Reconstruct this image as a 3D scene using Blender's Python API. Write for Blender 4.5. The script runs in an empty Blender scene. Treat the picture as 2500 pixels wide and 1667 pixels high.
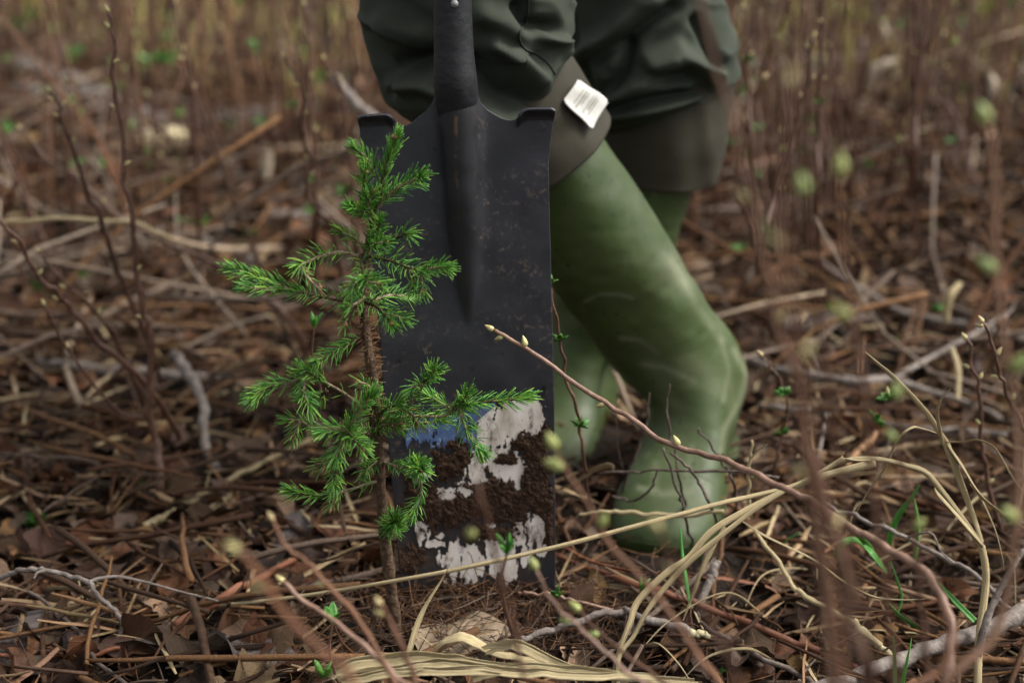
import bpy, math, random
import numpy as np
from mathutils import Vector, Matrix, Quaternion
from mathutils.bvhtree import BVHTree

random.seed(11)
rng = np.random.default_rng(11)
S = bpy.context.scene
COL = S.collection

# ------------------------------------------------------------------ camera
FPX, CU, CV = 3472.0, 1250.0, 833.5          # a 50 mm lens seen on a 2500 x 1667 frame
CAM_H, PITCH = 0.68, math.radians(19.15)
cd = bpy.data.cameras.new('camera')
cd.lens, cd.sensor_width = 50.0, 36.0
cd.clip_start, cd.clip_end = 0.02, 400.0
cd.dof.use_dof = True
cd.dof.focus_distance = 1.18
cd.dof.aperture_fstop = 3.2
cam = bpy.data.objects.new('camera', cd)
COL.objects.link(cam)
cam.location = (0, 0, CAM_H)
cam.rotation_euler = (math.pi / 2 - PITCH, 0, 0)
S.camera = cam

# ------------------------------------------------------------------ sky, sun, exposure
SUN_EL, SUN_AZ = math.radians(52), math.radians(88)     # high on the right, level with the boots
world = bpy.data.worlds.new('World')
S.world = world
world.use_nodes = True
wn, wl = world.node_tree.nodes, world.node_tree.links
bg = wn['Background']
sky = wn.new('ShaderNodeTexSky')
sky.sky_type = 'NISHITA'
sky.sun_disc = False
sky.sun_elevation = SUN_EL
sky.sun_rotation = SUN_AZ
sky.air_density, sky.dust_density, sky.ozone_density = 1.0, 5.0, 1.0
hs = wn.new('ShaderNodeHueSaturation')                    # a grey, overcast sky
hs.inputs['Saturation'].default_value = 0.10
wl.new(sky.outputs[0], hs.inputs['Color'])
wl.new(hs.outputs[0], bg.inputs['Color'])
bg.inputs['Strength'].default_value = 0.085
sd = bpy.data.lights.new('sun', 'SUN')
sd.energy, sd.angle, sd.color = 1.4, math.radians(22), (1.0, 0.94, 0.84)
sun = bpy.data.objects.new('sun', sd)
COL.objects.link(sun)
sdir = Vector((math.sin(SUN_AZ) * math.cos(SUN_EL), math.cos(SUN_AZ) * math.cos(SUN_EL), math.sin(SUN_EL)))
sun.rotation_euler = sdir.to_track_quat('Z', 'Y').to_euler()
sun.location = sdir * 20
S.view_settings.view_transform = 'Standard'
S.view_settings.look = 'None'
S.view_settings.gamma = 1.0
S.view_settings.use_curve_mapping = False
S.view_settings.exposure = 1.62
S.cycles.use_denoising = True
S.cycles.max_bounces = 6
S.cycles.transparent_max_bounces = 4

# ------------------------------------------------------------------ small maths
def vnoise(x, y, z=0.0, seed=0):
    x, y, z = np.broadcast_arrays(np.asarray(x, float), np.asarray(y, float), np.asarray(z, float))
    xi, yi, zi = np.floor(x).astype(np.int64), np.floor(y).astype(np.int64), np.floor(z).astype(np.int64)
    fx, fy, fz = x - xi, y - yi, z - zi
    fx, fy, fz = [f * f * (3 - 2 * f) for f in (fx, fy, fz)]
    def h(a, b, c):
        n = (a * 374761393 + b * 668265263 + c * 1274126177 + seed * 362437) & 0x7fffffff
        n = ((n ^ (n >> 13)) * 1103515245 + 12345) & 0x7fffffff
        n = ((n ^ (n >> 15)) * 668265263) & 0x7fffffff
        return ((n ^ (n >> 11)) & 0xffff) / 32767.5 - 1.0
    r = 0
    for dz in (0, 1):
        for dy in (0, 1):
            for dx in (0, 1):
                w = (fx if dx else 1 - fx) * (fy if dy else 1 - fy) * (fz if dz else 1 - fz)
                r = r + w * h(xi + dx, yi + dy, zi + dz)
    return r

def fbm(x, y, z=0.0, o=4, seed=0):
    r, a = 0, 1.0
    for k in range(o):
        r = r + a * vnoise(np.asarray(x) * 2 ** k, np.asarray(y) * 2 ** k, np.asarray(z) * 2 ** k, seed + k)
        a *= 0.5
    return r

def sstep(a, b, x):
    t = np.clip((np.asarray(x, float) - a) / (b - a), 0, 1)
    return t * t * (3 - 2 * t)

COS_P, SIN_P = math.cos(PITCH), math.sin(PITCH)
def ray(u, v):
    x, yu = (u - CU) / FPX, -(v - CV) / FPX
    return Vector((x, COS_P + SIN_P * yu, -SIN_P + COS_P * yu))

def P(u, v, y):                                # point seen at (u, v) that stands y metres in front of the camera
    d = ray(u, v)
    return Vector((0, 0, CAM_H)) + d * (y / d.y)

def proj(p):
    p = np.asarray(p, float)
    X, Y, Z = p[..., 0], p[..., 1], p[..., 2] - CAM_H
    f = Y * COS_P - Z * SIN_P
    up = Y * SIN_P + Z * COS_P
    return CU + FPX * X / f, CV - FPX * up / f

def gh(x, y):                                  # ground height
    x, y = np.asarray(x, float), np.asarray(y, float)
    near = 0.010 * fbm(x * 7, y * 7, 0, 3, 5) + 0.012 * vnoise(x * 2.7, y * 2.7, 0, 9)
    far = sstep(1.7, 4.5, y) * (0.05 * vnoise(x * 1.1 + 3, y * 1.1, 0, 21) + 0.03 * vnoise(x * 2.6, y * 2.6, 0, 22))
    rise = 0.03 * sstep(0.25, 0.9, x) * sstep(1.5, 1.0, y)
    mound = 0.020 * np.exp(-((x + 0.03) ** 2 / 0.020 + (y - 1.16) ** 2 / 0.004))
    return near + far + rise + mound - 0.006

def G(u, v, h=0.0):                            # point on the ground seen at (u, v), h above it
    d = ray(u, v)
    if d.z > -0.03:
        d = Vector((d.x, d.y, -0.03))
    z = 0.0
    for _ in range(8):
        t = (z + h - CAM_H) / d.z
        p = Vector((0, 0, CAM_H)) + d * t
        z = 0.5 * z + 0.5 * float(gh(p.x, p.y))
    return Vector((0, 0, CAM_H)) + d * ((z + h - CAM_H) / d.z)

def catmull(pts, n):
    p = np.array([tuple(q) for q in pts], float)
    if len(p) == 2:
        t = np.linspace(0, 1, n)[:, None]
        return p[0] * (1 - t) + p[1] * t
    e = np.vstack([2 * p[0] - p[1], p, 2 * p[-1] - p[-2]])
    seg = np.linspace(0, len(p) - 1 - 1e-6, n)
    i = seg.astype(int)
    t = (seg - i)[:, None]
    a, b, c, d = e[i], e[i + 1], e[i + 2], e[i + 3]
    return 0.5 * ((2 * b) + (c - a) * t + (2 * a - 5 * b + 4 * c - d) * t ** 2 + (3 * b - a - 3 * c + d) * t ** 3)

def interp(vals, n):
    vals = np.asarray(vals, float)
    return np.interp(np.linspace(0, 1, n), np.linspace(0, 1, len(vals)), vals)

def nrm(a):
    a = np.asarray(a, float)
    return a / np.maximum(np.linalg.norm(a, axis=-1, keepdims=True), 1e-9)

def frames(p):
    T = nrm(np.gradient(p, axis=0))
    ref = np.array([0, 0, 1.0]) if abs(T[0][2]) < 0.85 else np.array([0, -1.0, 0])
    N = np.zeros_like(T)
    n = nrm(np.cross(np.cross(T[0], ref), T[0]))
    for i in range(len(p)):
        n = nrm(n - T[i] * np.dot(n, T[i]))
        N[i] = n
    return T, N, np.cross(T, N)

# ------------------------------------------------------------------ mesh building
class MB:
    def __init__(s):
        s.V, s.F, s.UV, s.n = [], [], [], 0
    def add(s, V, F, uv=None):
        V = np.asarray(V, float)
        s.V.append(V)
        s.F += [tuple(int(i) + s.n for i in f) for f in F]
        s.UV.append(np.zeros((len(V), 2)) if uv is None else np.asarray(uv, float))
        s.n += len(V)
        return s
    def mesh(s, name, mats, smooth=True):
        me = bpy.data.meshes.new(name)
        V = np.vstack(s.V)
        me.from_pydata([tuple(v) for v in V.tolist()], [], s.F)
        if smooth:
            me.polygons.foreach_set('use_smooth', [True] * len(me.polygons))
        UV = np.vstack(s.UV)
        if np.any(UV):
            lay = me.uv_layers.new(name='UVMap')
            li = np.zeros(len(me.loops), dtype=np.int32)
            me.loops.foreach_get('vertex_index', li)
            lay.data.foreach_set('uv', UV[li].ravel())
        for m in (mats if isinstance(mats, (list, tuple)) else [mats]):
            me.materials.append(m)
        me.update()
        return me
    def obj(s, name, mats, parent=None, smooth=True, **k):
        return link(name, s.mesh(name, mats, smooth), parent, **k)

def link(name, data, parent=None, label=None, cat=None, group=None, kind=None):
    o = bpy.data.objects.new(name, data)
    COL.objects.link(o)
    if parent is not None:
        o.parent = parent
        if parent.type == 'EMPTY':                      # keep world coordinates of the mesh
            o.location = -parent.location
    tag(o, label, cat, group, kind)
    return o

def tag(o, label=None, cat=None, group=None, kind=None):
    if label: o['label'] = label
    if cat: o['category'] = cat
    if group: o['group'] = group
    if kind: o['kind'] = kind
    return o

def empty(name, loc, label=None, cat=None, group=None):
    o = bpy.data.objects.new(name, None)
    COL.objects.link(o)
    o.location = loc
    o.empty_display_size = 0.02
    return tag(o, label, cat, group)

def tube_vf(p, r, sides=7, knob=0.0, seed=0, cap=True):
    p = np.asarray(p, float)
    n = len(p)
    r = interp(np.atleast_1d(r), n) if np.size(r) > 1 else np.full(n, float(np.ravel(r)[0]))
    T, N, B = frames(p)
    a = np.linspace(0, 2 * math.pi, sides, endpoint=False)
    rr = r[:, None] * np.ones(sides)
    if knob:
        i, j = np.meshgrid(np.arange(n), np.arange(sides), indexing='ij')
        rr = rr * (1 + knob * vnoise(i * 0.9 + seed * 7.1, j * 1.3, seed * 1.7))
    V = p[:, None, :] + rr[..., None] * (np.cos(a)[None, :, None] * N[:, None, :] + np.sin(a)[None, :, None] * B[:, None, :])
    V = V.reshape(-1, 3)
    F = []
    for i in range(n - 1):
        for j in range(sides):
            k = (j + 1) % sides
            F.append((i * sides + j, i * sides + k, (i + 1) * sides + k, (i + 1) * sides + j))
    if cap:
        F.append(tuple(range(sides - 1, -1, -1)))
        F.append(tuple((n - 1) * sides + j for j in range(sides)))
    ii = np.repeat(np.linspace(0, 1, n), sides)
    jj = np.tile(np.arange(sides) / sides, n)
    return V, F, np.stack([jj, ii], 1)

def ribbon_vf(p, w, twist=0.0, keel=0.25, tw0=0.0, up=None, thick=0.00035):
    """a blade of grass: a keeled strip with two faces"""
    p = np.asarray(p, float)
    n = len(p)
    w = interp(w, n)
    T, N, B = frames(p)
    a = tw0 + np.linspace(0, twist, n)
    W = np.cos(a)[:, None] * B + np.sin(a)[:, None] * N
    K = nrm(np.cross(T, W))
    rows = []
    for off, kk in ((-0.5, 0), (-0.25, .6), (0, 1), (0.25, .6), (0.5, 0)):
        rows.append(p + W * (w * off)[:, None] - K * (w * keel * kk)[:, None])
    back = [q + K * thick for q in rows]
    V = np.stack(rows + back[::-1], 1)
    m = V.shape[1]
    V = V.reshape(-1, 3)
    F = []
    for i in range(n - 1):
        for j in range(m):
            k = (j + 1) % m
            F.append((i * m + j, i * m + k, (i + 1) * m + k, (i + 1) * m + j))
    uu = np.tile(np.array([0, .25, .5, .75, 1, 1, .75, .5, .25, 0]), n)
    vv = np.repeat(np.linspace(0, 1, n), m)
    return V, F, np.stack([uu + 1e-4, vv], 1)

def ellipsoid_vf(c, axis, length, rad, rings=5, sides=7, pointy=0.5):
    c, axis = np.asarray(c, float), nrm(np.asarray(axis, float))
    t = np.linspace(0.0, 1, rings + 1)
    prof = np.sin(np.pi * np.clip(t, 0.02, 0.98) ** (1.0 - 0.35 * pointy)) ** 0.8
    p = c + axis * (t * length)[:, None]
    V, F, uv = tube_vf(p, prof * rad, sides)
    return V, F, uv

# ------------------------------------------------------------------ materials
def mat(name, cols, scale=40.0, rough=0.6, bump=0.3, bscale=None, isl=0.25, spec=0.4, stretch=(1, 1, 1), hue=0.0,
        uvcoord=False, detail=5.0, trans=None, pos=None, bdist=0.002, sheen=0.0, randcol=None):
    """procedural material: noise through a colour ramp, a random shift for each separate piece"""
    m = bpy.data.materials.new(name)
    m.use_nodes = True
    N, L = m.node_tree.nodes, m.node_tree.links
    b = N['Principled BSDF']
    tc = N.new('ShaderNodeTexCoord')
    mp = N.new('ShaderNodeMapping')
    mp.inputs['Scale'].default_value = stretch
    L.new(tc.outputs['UV' if uvcoord else 'Object'], mp.inputs[0])
    nz = N.new('ShaderNodeTexNoise')
    nz.inputs['Scale'].default_value = scale
    nz.inputs['Detail'].default_value = detail
    nz.inputs['Roughness'].default_value = 0.62
    L.new(mp.outputs[0], nz.inputs['Vector'])
    geo = N.new('ShaderNodeNewGeometry')
    oi = N.new('ShaderNodeObjectInfo')
    add = N.new('ShaderNodeMath'); add.operation = 'ADD'
    L.new(geo.outputs['Random Per Island'], add.inputs[0]); L.new(oi.outputs['Random'], add.inputs[1])
    fr = N.new('ShaderNodeMath'); fr.operation = 'FRACT'
    L.new(add.outputs[0], fr.inputs[0])
    ra = N.new('ShaderNodeValToRGB')
    cr = ra.color_ramp
    n = len(cols)
    ps = pos or [0.3 + 0.4 * i / max(1, n - 1) for i in range(n)]
    while len(cr.elements) < n:
        cr.elements.new(0.5)
    for e, q, c in zip(cr.elements, ps, cols):
        e.position = q
        e.color = (*c, 1)
    L.new(nz.outputs['Fac'], ra.inputs[0])
    colour = ra.outputs[0]
    if randcol:                                           # one tone for each piece
        rr = N.new('ShaderNodeValToRGB')
        rr.color_ramp.interpolation = 'LINEAR'
        while len(rr.color_ramp.elements) < len(randcol):
            rr.color_ramp.elements.new(0.5)
        for k, (e, c) in enumerate(zip(rr.color_ramp.elements, randcol)):
            e.position = k / (len(randcol) - 1)
            e.color = (*c, 1)
        L.new(fr.outputs[0], rr.inputs[0])
        mx = N.new('ShaderNodeMix'); mx.data_type = 'RGBA'; mx.blend_type = 'MULTIPLY'
        mx.inputs[0].default_value = 1.0
        L.new(colour, mx.inputs[6]); L.new(rr.outputs[0], mx.inputs[7])
        colour = mx.outputs[2]
    hsv = N.new('ShaderNodeHueSaturation')
    mr = N.new('ShaderNodeMapRange')
    mr.inputs['To Min'].default_value = 1 - isl; mr.inputs['To Max'].default_value = 1 + isl
    L.new(fr.outputs[0], mr.inputs[0]); L.new(mr.outputs[0], hsv.inputs['Value'])
    if hue:
        m2 = N.new('ShaderNodeMapRange')
        sc = N.new('ShaderNodeMath'); sc.operation = 'MULTIPLY'; sc.inputs[1].default_value = 7.31
        f2 = N.new('ShaderNodeMath'); f2.operation = 'FRACT'
        L.new(fr.outputs[0], sc.inputs[0]); L.new(sc.outputs[0], f2.inputs[0]); L.new(f2.outputs[0], m2.inputs[0])
        m2.inputs['To Min'].default_value = 0.5 - hue; m2.inputs['To Max'].default_value = 0.5 + hue
        L.new(m2.outputs[0], hsv.inputs['Hue'])
    L.new(colour, hsv.inputs['Color'])
    L.new(hsv.outputs[0], b.inputs['Base Color'])
    rm = N.new('ShaderNodeMapRange')
    rm.inputs['To Min'].default_value = max(0.05, rough - 0.15); rm.inputs['To Max'].default_value = min(1, rough + 0.15)
    L.new(nz.outputs['Fac'], rm.inputs[0]); L.new(rm.outputs[0], b.inputs['Roughness'])
    b.inputs['Specular IOR Level'].default_value = spec
    if sheen:
        b.inputs['Sheen Weight'].default_value = sheen
        b.inputs['Sheen Roughness'].default_value = 0.6
    if trans:
        b.inputs['Subsurface Weight'].default_value = 0.0
        tr = N.new('ShaderNodeBsdfTranslucent')
        L.new(hsv.outputs[0], tr.inputs['Color'])
        ms = N.new('ShaderNodeMixShader'); ms.inputs[0].default_value = trans
        out = N['Material Output']
        L.new(b.outputs[0], ms.inputs[1]); L.new(tr.outputs[0], ms.inputs[2]); L.new(ms.outputs[0], out.inputs['Surface'])
    if bump:
        nb = N.new('ShaderNodeTexNoise')
        nb.inputs['Scale'].default_value = bscale or scale * 3
        nb.inputs['Detail'].default_value = 4
        L.new(mp.outputs[0], nb.inputs['Vector'])
        bp = N.new('ShaderNodeBump')
        bp.inputs['Strength'].default_value = bump; bp.inputs['Distance'].default_value = bdist
        L.new(nb.outputs['Fac'], bp.inputs['Height']); L.new(bp.outputs[0], b.inputs['Normal'])
    m['_'] = 0
    return m

def nodes(m):
    return m.node_tree.nodes, m.node_tree.links, m.node_tree.nodes['Principled BSDF']

M = {}
M['soil'] = mat('soil', [(.005, .0035, .0025), (.012, .008, .006), (.026, .017, .012)], 60, .9, .9, 180, 0, .12, bdist=.006)
M['greytwig'] = mat('grey_twigs', [(.6, .6, .6), (.95, .95, .95), (1.3, 1.3, 1.3)], 30, .8, 0, None, .3, .2,
                    randcol=[(.16, .122, .096), (.24, .188, .145), (.12, .088, .068), (.28, .215, .15)])
M['redstem'] = mat('red_brown_shoots', [(.6, .6, .6), (.9, .9, .9), (1.3, 1.3, 1.3)], 20, .7, 0, None, .3, .2,
                   randcol=[(.085, .038, .022), (.16, .080, .050), (.055, .026, .017), (.20, .115, .075), (.12, .055, .030)])
M['palegrass'] = mat('pale_grass', [(.7, .7, .7), (1, 1, 1), (1.2, 1.2, 1.2)], 20, .7, 0, None, .3, .1,
                     randcol=[(.40, .30, .12), (.30, .21, .10), (.46, .38, .19), (.34, .35, .10), (.28, .17, .07), (.30, .34, .08)])
M['farbrush'] = mat('far_brush_bark', [(.6, .6, .6), (.9, .9, .9), (1.3, 1.3, 1.3)], 20, .8, 0, None, .3, .1,
                    randcol=[(.16, .095, .062), (.22, .15, .105), (.10, .055, .036), (.27, .20, .13), (.20, .11, .065)])
M['leaf'] = mat('dead_leaf', [(.5, .5, .5), (.85, .85, .85), (1.25, 1.2, 1.15)], 55, .55, .5, 160, .45, .16, hue=.015,
                randcol=[(.022, .011, .007), (.090, .044, .025), (.034, .022, .016), (.150, .072, .034), (.020, .011, .007), (.066, .031, .018),
                         (.118, .082, .060), (.030, .015, .009), (.165, .088, .040), (.055, .026, .015), (.210, .148, .095)], trans=.12)
def add_veins(m):
    N, L, b = nodes(m)
    tc = N.new('ShaderNodeTexCoord'); sep = N.new('ShaderNodeSeparateXYZ'); L.new(tc.outputs['UV'], sep.inputs[0])
    du = N.new('ShaderNodeMath'); du.operation = 'SUBTRACT'; du.inputs[1].default_value = .5; L.new(sep.outputs[0], du.inputs[0])
    ab = N.new('ShaderNodeMath'); ab.operation = 'ABSOLUTE'; L.new(du.outputs[0], ab.inputs[0])
    mu = N.new('ShaderNodeMath'); mu.operation = 'MULTIPLY_ADD'; mu.inputs[1].default_value = -38; L.new(ab.outputs[0], mu.inputs[0])
    v9 = N.new('ShaderNodeMath'); v9.operation = 'MULTIPLY'; v9.inputs[1].default_value = 62; L.new(sep.outputs[1], v9.inputs[0])
    L.new(v9.outputs[0], mu.inputs[2])
    si = N.new('ShaderNodeMath'); si.operation = 'SINE'; L.new(mu.outputs[0], si.inputs[0])
    mr = N.new('ShaderNodeMapRange'); mr.inputs['From Min'].default_value = .72; mr.inputs['From Max'].default_value = 1.0; mr.inputs['To Max'].default_value = .7
    L.new(si.outputs[0], mr.inputs[0])
    rib = N.new('ShaderNodeMapRange'); rib.inputs['From Min'].default_value = .035; rib.inputs['From Max'].default_value = .012; L.new(ab.outputs[0], rib.inputs[0])
    mx = N.new('ShaderNodeMath'); mx.operation = 'MAXIMUM'; L.new(mr.outputs[0], mx.inputs[0]); L.new(rib.outputs[0], mx.inputs[1])
    old = b.inputs['Normal'].links[0].from_socket
    bp = N.new('ShaderNodeBump'); bp.inputs['Strength'].default_value = .6; bp.inputs['Distance'].default_value = .0012
    L.new(mx.outputs[0], bp.inputs['Height']); L.new(old, bp.inputs['Normal']); L.new(bp.outputs[0], b.inputs['Normal'])
    oc = b.inputs['Base Color'].links[0].from_socket
    cm = N.new('ShaderNodeMix'); cm.data_type = 'RGBA'; cm.blend_type = 'MULTIPLY'; cm.inputs[7].default_value = (1.45, 1.35, 1.2, 1)
    L.new(mx.outputs[0], cm.inputs[0]); L.new(oc, cm.inputs[6]); L.new(cm.outputs[2], b.inputs['Base Color'])
M['twig'] = mat('twig_bark', [(.55, .55, .55), (.9, .9, .9), (1.3, 1.3, 1.3)], 120, .8, .6, 300, .35, .12, stretch=(1, 1, 1),
                randcol=[(.026, .014, .009), (.095, .056, .036), (.080, .034, .016), (.150, .112, .088), (.035, .017, .010), (.155, .082, .038), (.052, .026, .015)])
M['straw'] = mat('straw', [(.22, .155, .075), (.46, .365, .20), (.66, .56, .36)], 9, .55, .9, 26, .18, .3, uvcoord=True,
                 stretch=(2.2, .22, 1), trans=.12, bdist=.0012)
M['brightstraw'] = mat('bright_straw', [(.30, .215, .10), (.58, .47, .26), (.72, .63, .42)], 9, .5, .9, 26, .15, .35, uvcoord=True,
                       stretch=(3.0, .22, 1), trans=.1, bdist=.0015)
M['strawbit'] = mat('straw_bits', [(.6, .6, .6), (1, 1, 1), (1.2, 1.2, 1.2)], 90, .65, .3, 200, .3, .3,
                    randcol=[(.30, .21, .10), (.16, .095, .050), (.38, .30, .17), (.20, .10, .045), (.26, .20, .12), (.12, .06, .035)])
M['red'] = mat('bracken_stalk', [(.07, .022, .012), (.15, .048, .022), (.24, .10, .035)], 70, .5, .3, 260, .25, .4, uvcoord=True, stretch=(.6, .12, 1))
M['greybark'] = mat('grey_bark', [(.085, .068, .060), (.165, .138, .122), (.26, .225, .20)], 90, .8, .8, 240, .12, .2)
M['darkbark'] = mat('dark_bark', [(.045, .032, .026), (.085, .062, .052), (.15, .12, .105)], 110, .8, .7, 260, .15, .2)
M['stem'] = mat('shoot_bark', [(.045, .021, .013), (.090, .043, .027), (.150, .080, .052)], 90, .55, .4, 280, .2, .4)
M['stempale'] = mat('pale_shoot_bark', [(.10, .054, .036), (.18, .102, .070), (.27, .17, .12)], 90, .5, .3, 280, .12, .45)
M['bud'] = mat('bud_scale', [(.24, .18, .08), (.44, .37, .17), (.52, .50, .24)], 300, .5, .3, 900, .25, .4, hue=.02)
M['budgreen'] = mat('swelling_bud', [(.15, .17, .05), (.24, .28, .085), (.33, .36, .15)], 260, .5, .2, 900, .15, .4, hue=.02)
M['budbrown'] = mat('brown_bud', [(.10, .045, .02), (.22, .11, .05), (.34, .20, .10)], 500, .55, .5, 1200, .25, .35)
M['newleaf'] = mat('new_leaf', [(.035, .12, .016), (.065, .20, .028), (.11, .28, .05)], 200, .42, .3, 600, .2, .45, hue=.015, trans=.2)
M['grass'] = mat('grass_blade', [(.045, .17, .03), (.075, .26, .05), (.11, .32, .07)], 80, .45, .1, 400, .2, .4, hue=.015, trans=.2)
M['moss'] = mat('moss', [(.05, .07, .012), (.12, .14, .025), (.2, .22, .05)], 200, .8, .4, 500, .25, .2, trans=.2)
M['needle'] = mat('needle', [(.6, .6, .6), (1, 1, 1), (1.3, 1.25, 1.1)], 90, .42, .0, None, .25, .45, hue=.012,
                  randcol=[(.024, .115, .018), (.060, .225, .028), (.130, .345, .040), (.042, .175, .025), (.220, .430, .055),
                           (.055, .220, .032), (.190, .340, .050), (.034, .160, .028)], trans=.12)
M['deadneedle'] = mat('dead_needle', [(.075, .038, .018), (.14, .072, .034), (.21, .125, .06)], 200, .6, 0, None, .3, .3)
M['sprucebark'] = mat('spruce_bark', [(.030, .018, .011), (.065, .040, .025), (.13, .088, .058)], 140, .8, 1.0, 330, .1, .2)
M['sprucetwig'] = mat('spruce_twig', [(.12, .085, .05), (.24, .175, .115), (.36, .29, .21)], 260, .7, .6, 700, .15, .25)
M['cutwood'] = mat('cut_wood', [(.38, .30, .16), (.52, .44, .26), (.62, .56, .38)], 60, .7, .3, 200, .1, .3)
M['palewood'] = mat('weathered_scrap', [(.20, .155, .11), (.30, .245, .18), (.38, .32, .25)], 60, .7, .3, 200, .1, .3)
M['cloth'] = mat('trouser_cloth', [(.028, .034, .025), (.038, .045, .034), (.048, .056, .043)], 9, .8, .35, 900, 0, .12, bdist=.0006)
M['cuff'] = mat('cuff_fabric', [(.021, .018, .011), (.030, .026, .0165), (.042, .037, .024)], 14, .75, .25, 700, 0, .25, bdist=.0008)
M['jacket'] = mat('jacket_cloth', [(.020, .026, .02), (.03, .038, .03), (.04, .05, .04)], 9, .85, .2, 900, 0, .15)
M['label'] = mat('label_cloth', [(.40, .39, .36), (.50, .49, .46), (.56, .55, .53)], 60, .75, .2, 700, 0, .2, bdist=.0006)
M['print'] = mat('faded_print', [(.20, .20, .17), (.26, .26, .21), (.34, .33, .28)], 500, .8, .0, None, .1, .1)
M['mud'] = mat('caked_soil', [(.022, .012, .008), (.046, .026, .017), (.080, .048, .032)], 160, .9, .6, 420, .15, .12, bdist=.003)
M['blackpaint'] = mat('black_paint', [(.006, .006, .0075), (.010, .010, .0125), (.022, .018, .017)], 60, .5, .3, 150, 0, .35, pos=[.35, .6, .8])
M['rivet'] = mat('rivet_steel', [(.10, .10, .10), (.16, .16, .16), (.24, .24, .24)], 100, .45, .1, 300, 0, .5)

def ramp(N, pts):
    r = N.new('ShaderNodeValToRGB')
    while len(r.color_ramp.elements) < len(pts):
        r.color_ramp.elements.new(0.5)
    for e, (q, c) in zip(r.color_ramp.elements, pts):
        e.position = q
        e.color = (c, c, c, 1) if isinstance(c, (int, float)) else (*c, 1)
    return r

def layer(N, L, base, fac, colour):
    mx = N.new('ShaderNodeMix'); mx.data_type = 'RGBA'
    L.new(fac, mx.inputs[0]); L.new(base, mx.inputs[6])
    if isinstance(colour, tuple):
        mx.inputs[7].default_value = (*colour, 1)
    else:
        L.new(colour, mx.inputs[7])
    return mx.outputs[2]

def noise(N, L, vec, scale, detail=5, rough=.6, stretch=None):
    if stretch:
        mp = N.new('ShaderNodeMapping'); mp.inputs['Scale'].default_value = stretch
        L.new(vec, mp.inputs[0]); vec = mp.outputs[0]
    n = N.new('ShaderNodeTexNoise')
    n.inputs['Scale'].default_value = scale; n.inputs['Detail'].default_value = detail; n.inputs['Roughness'].default_value = rough
    L.new(vec, n.inputs['Vector'])
    return n.outputs['Fac']

def mul(N, L, a, b, op='MULTIPLY'):
    m = N.new('ShaderNodeMath'); m.operation = op
    for k, x in ((0, a), (1, b)):
        if isinstance(x, (int, float)): m.inputs[k].default_value = x
        else: L.new(x, m.inputs[k])
    return m.outputs[0]

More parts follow.
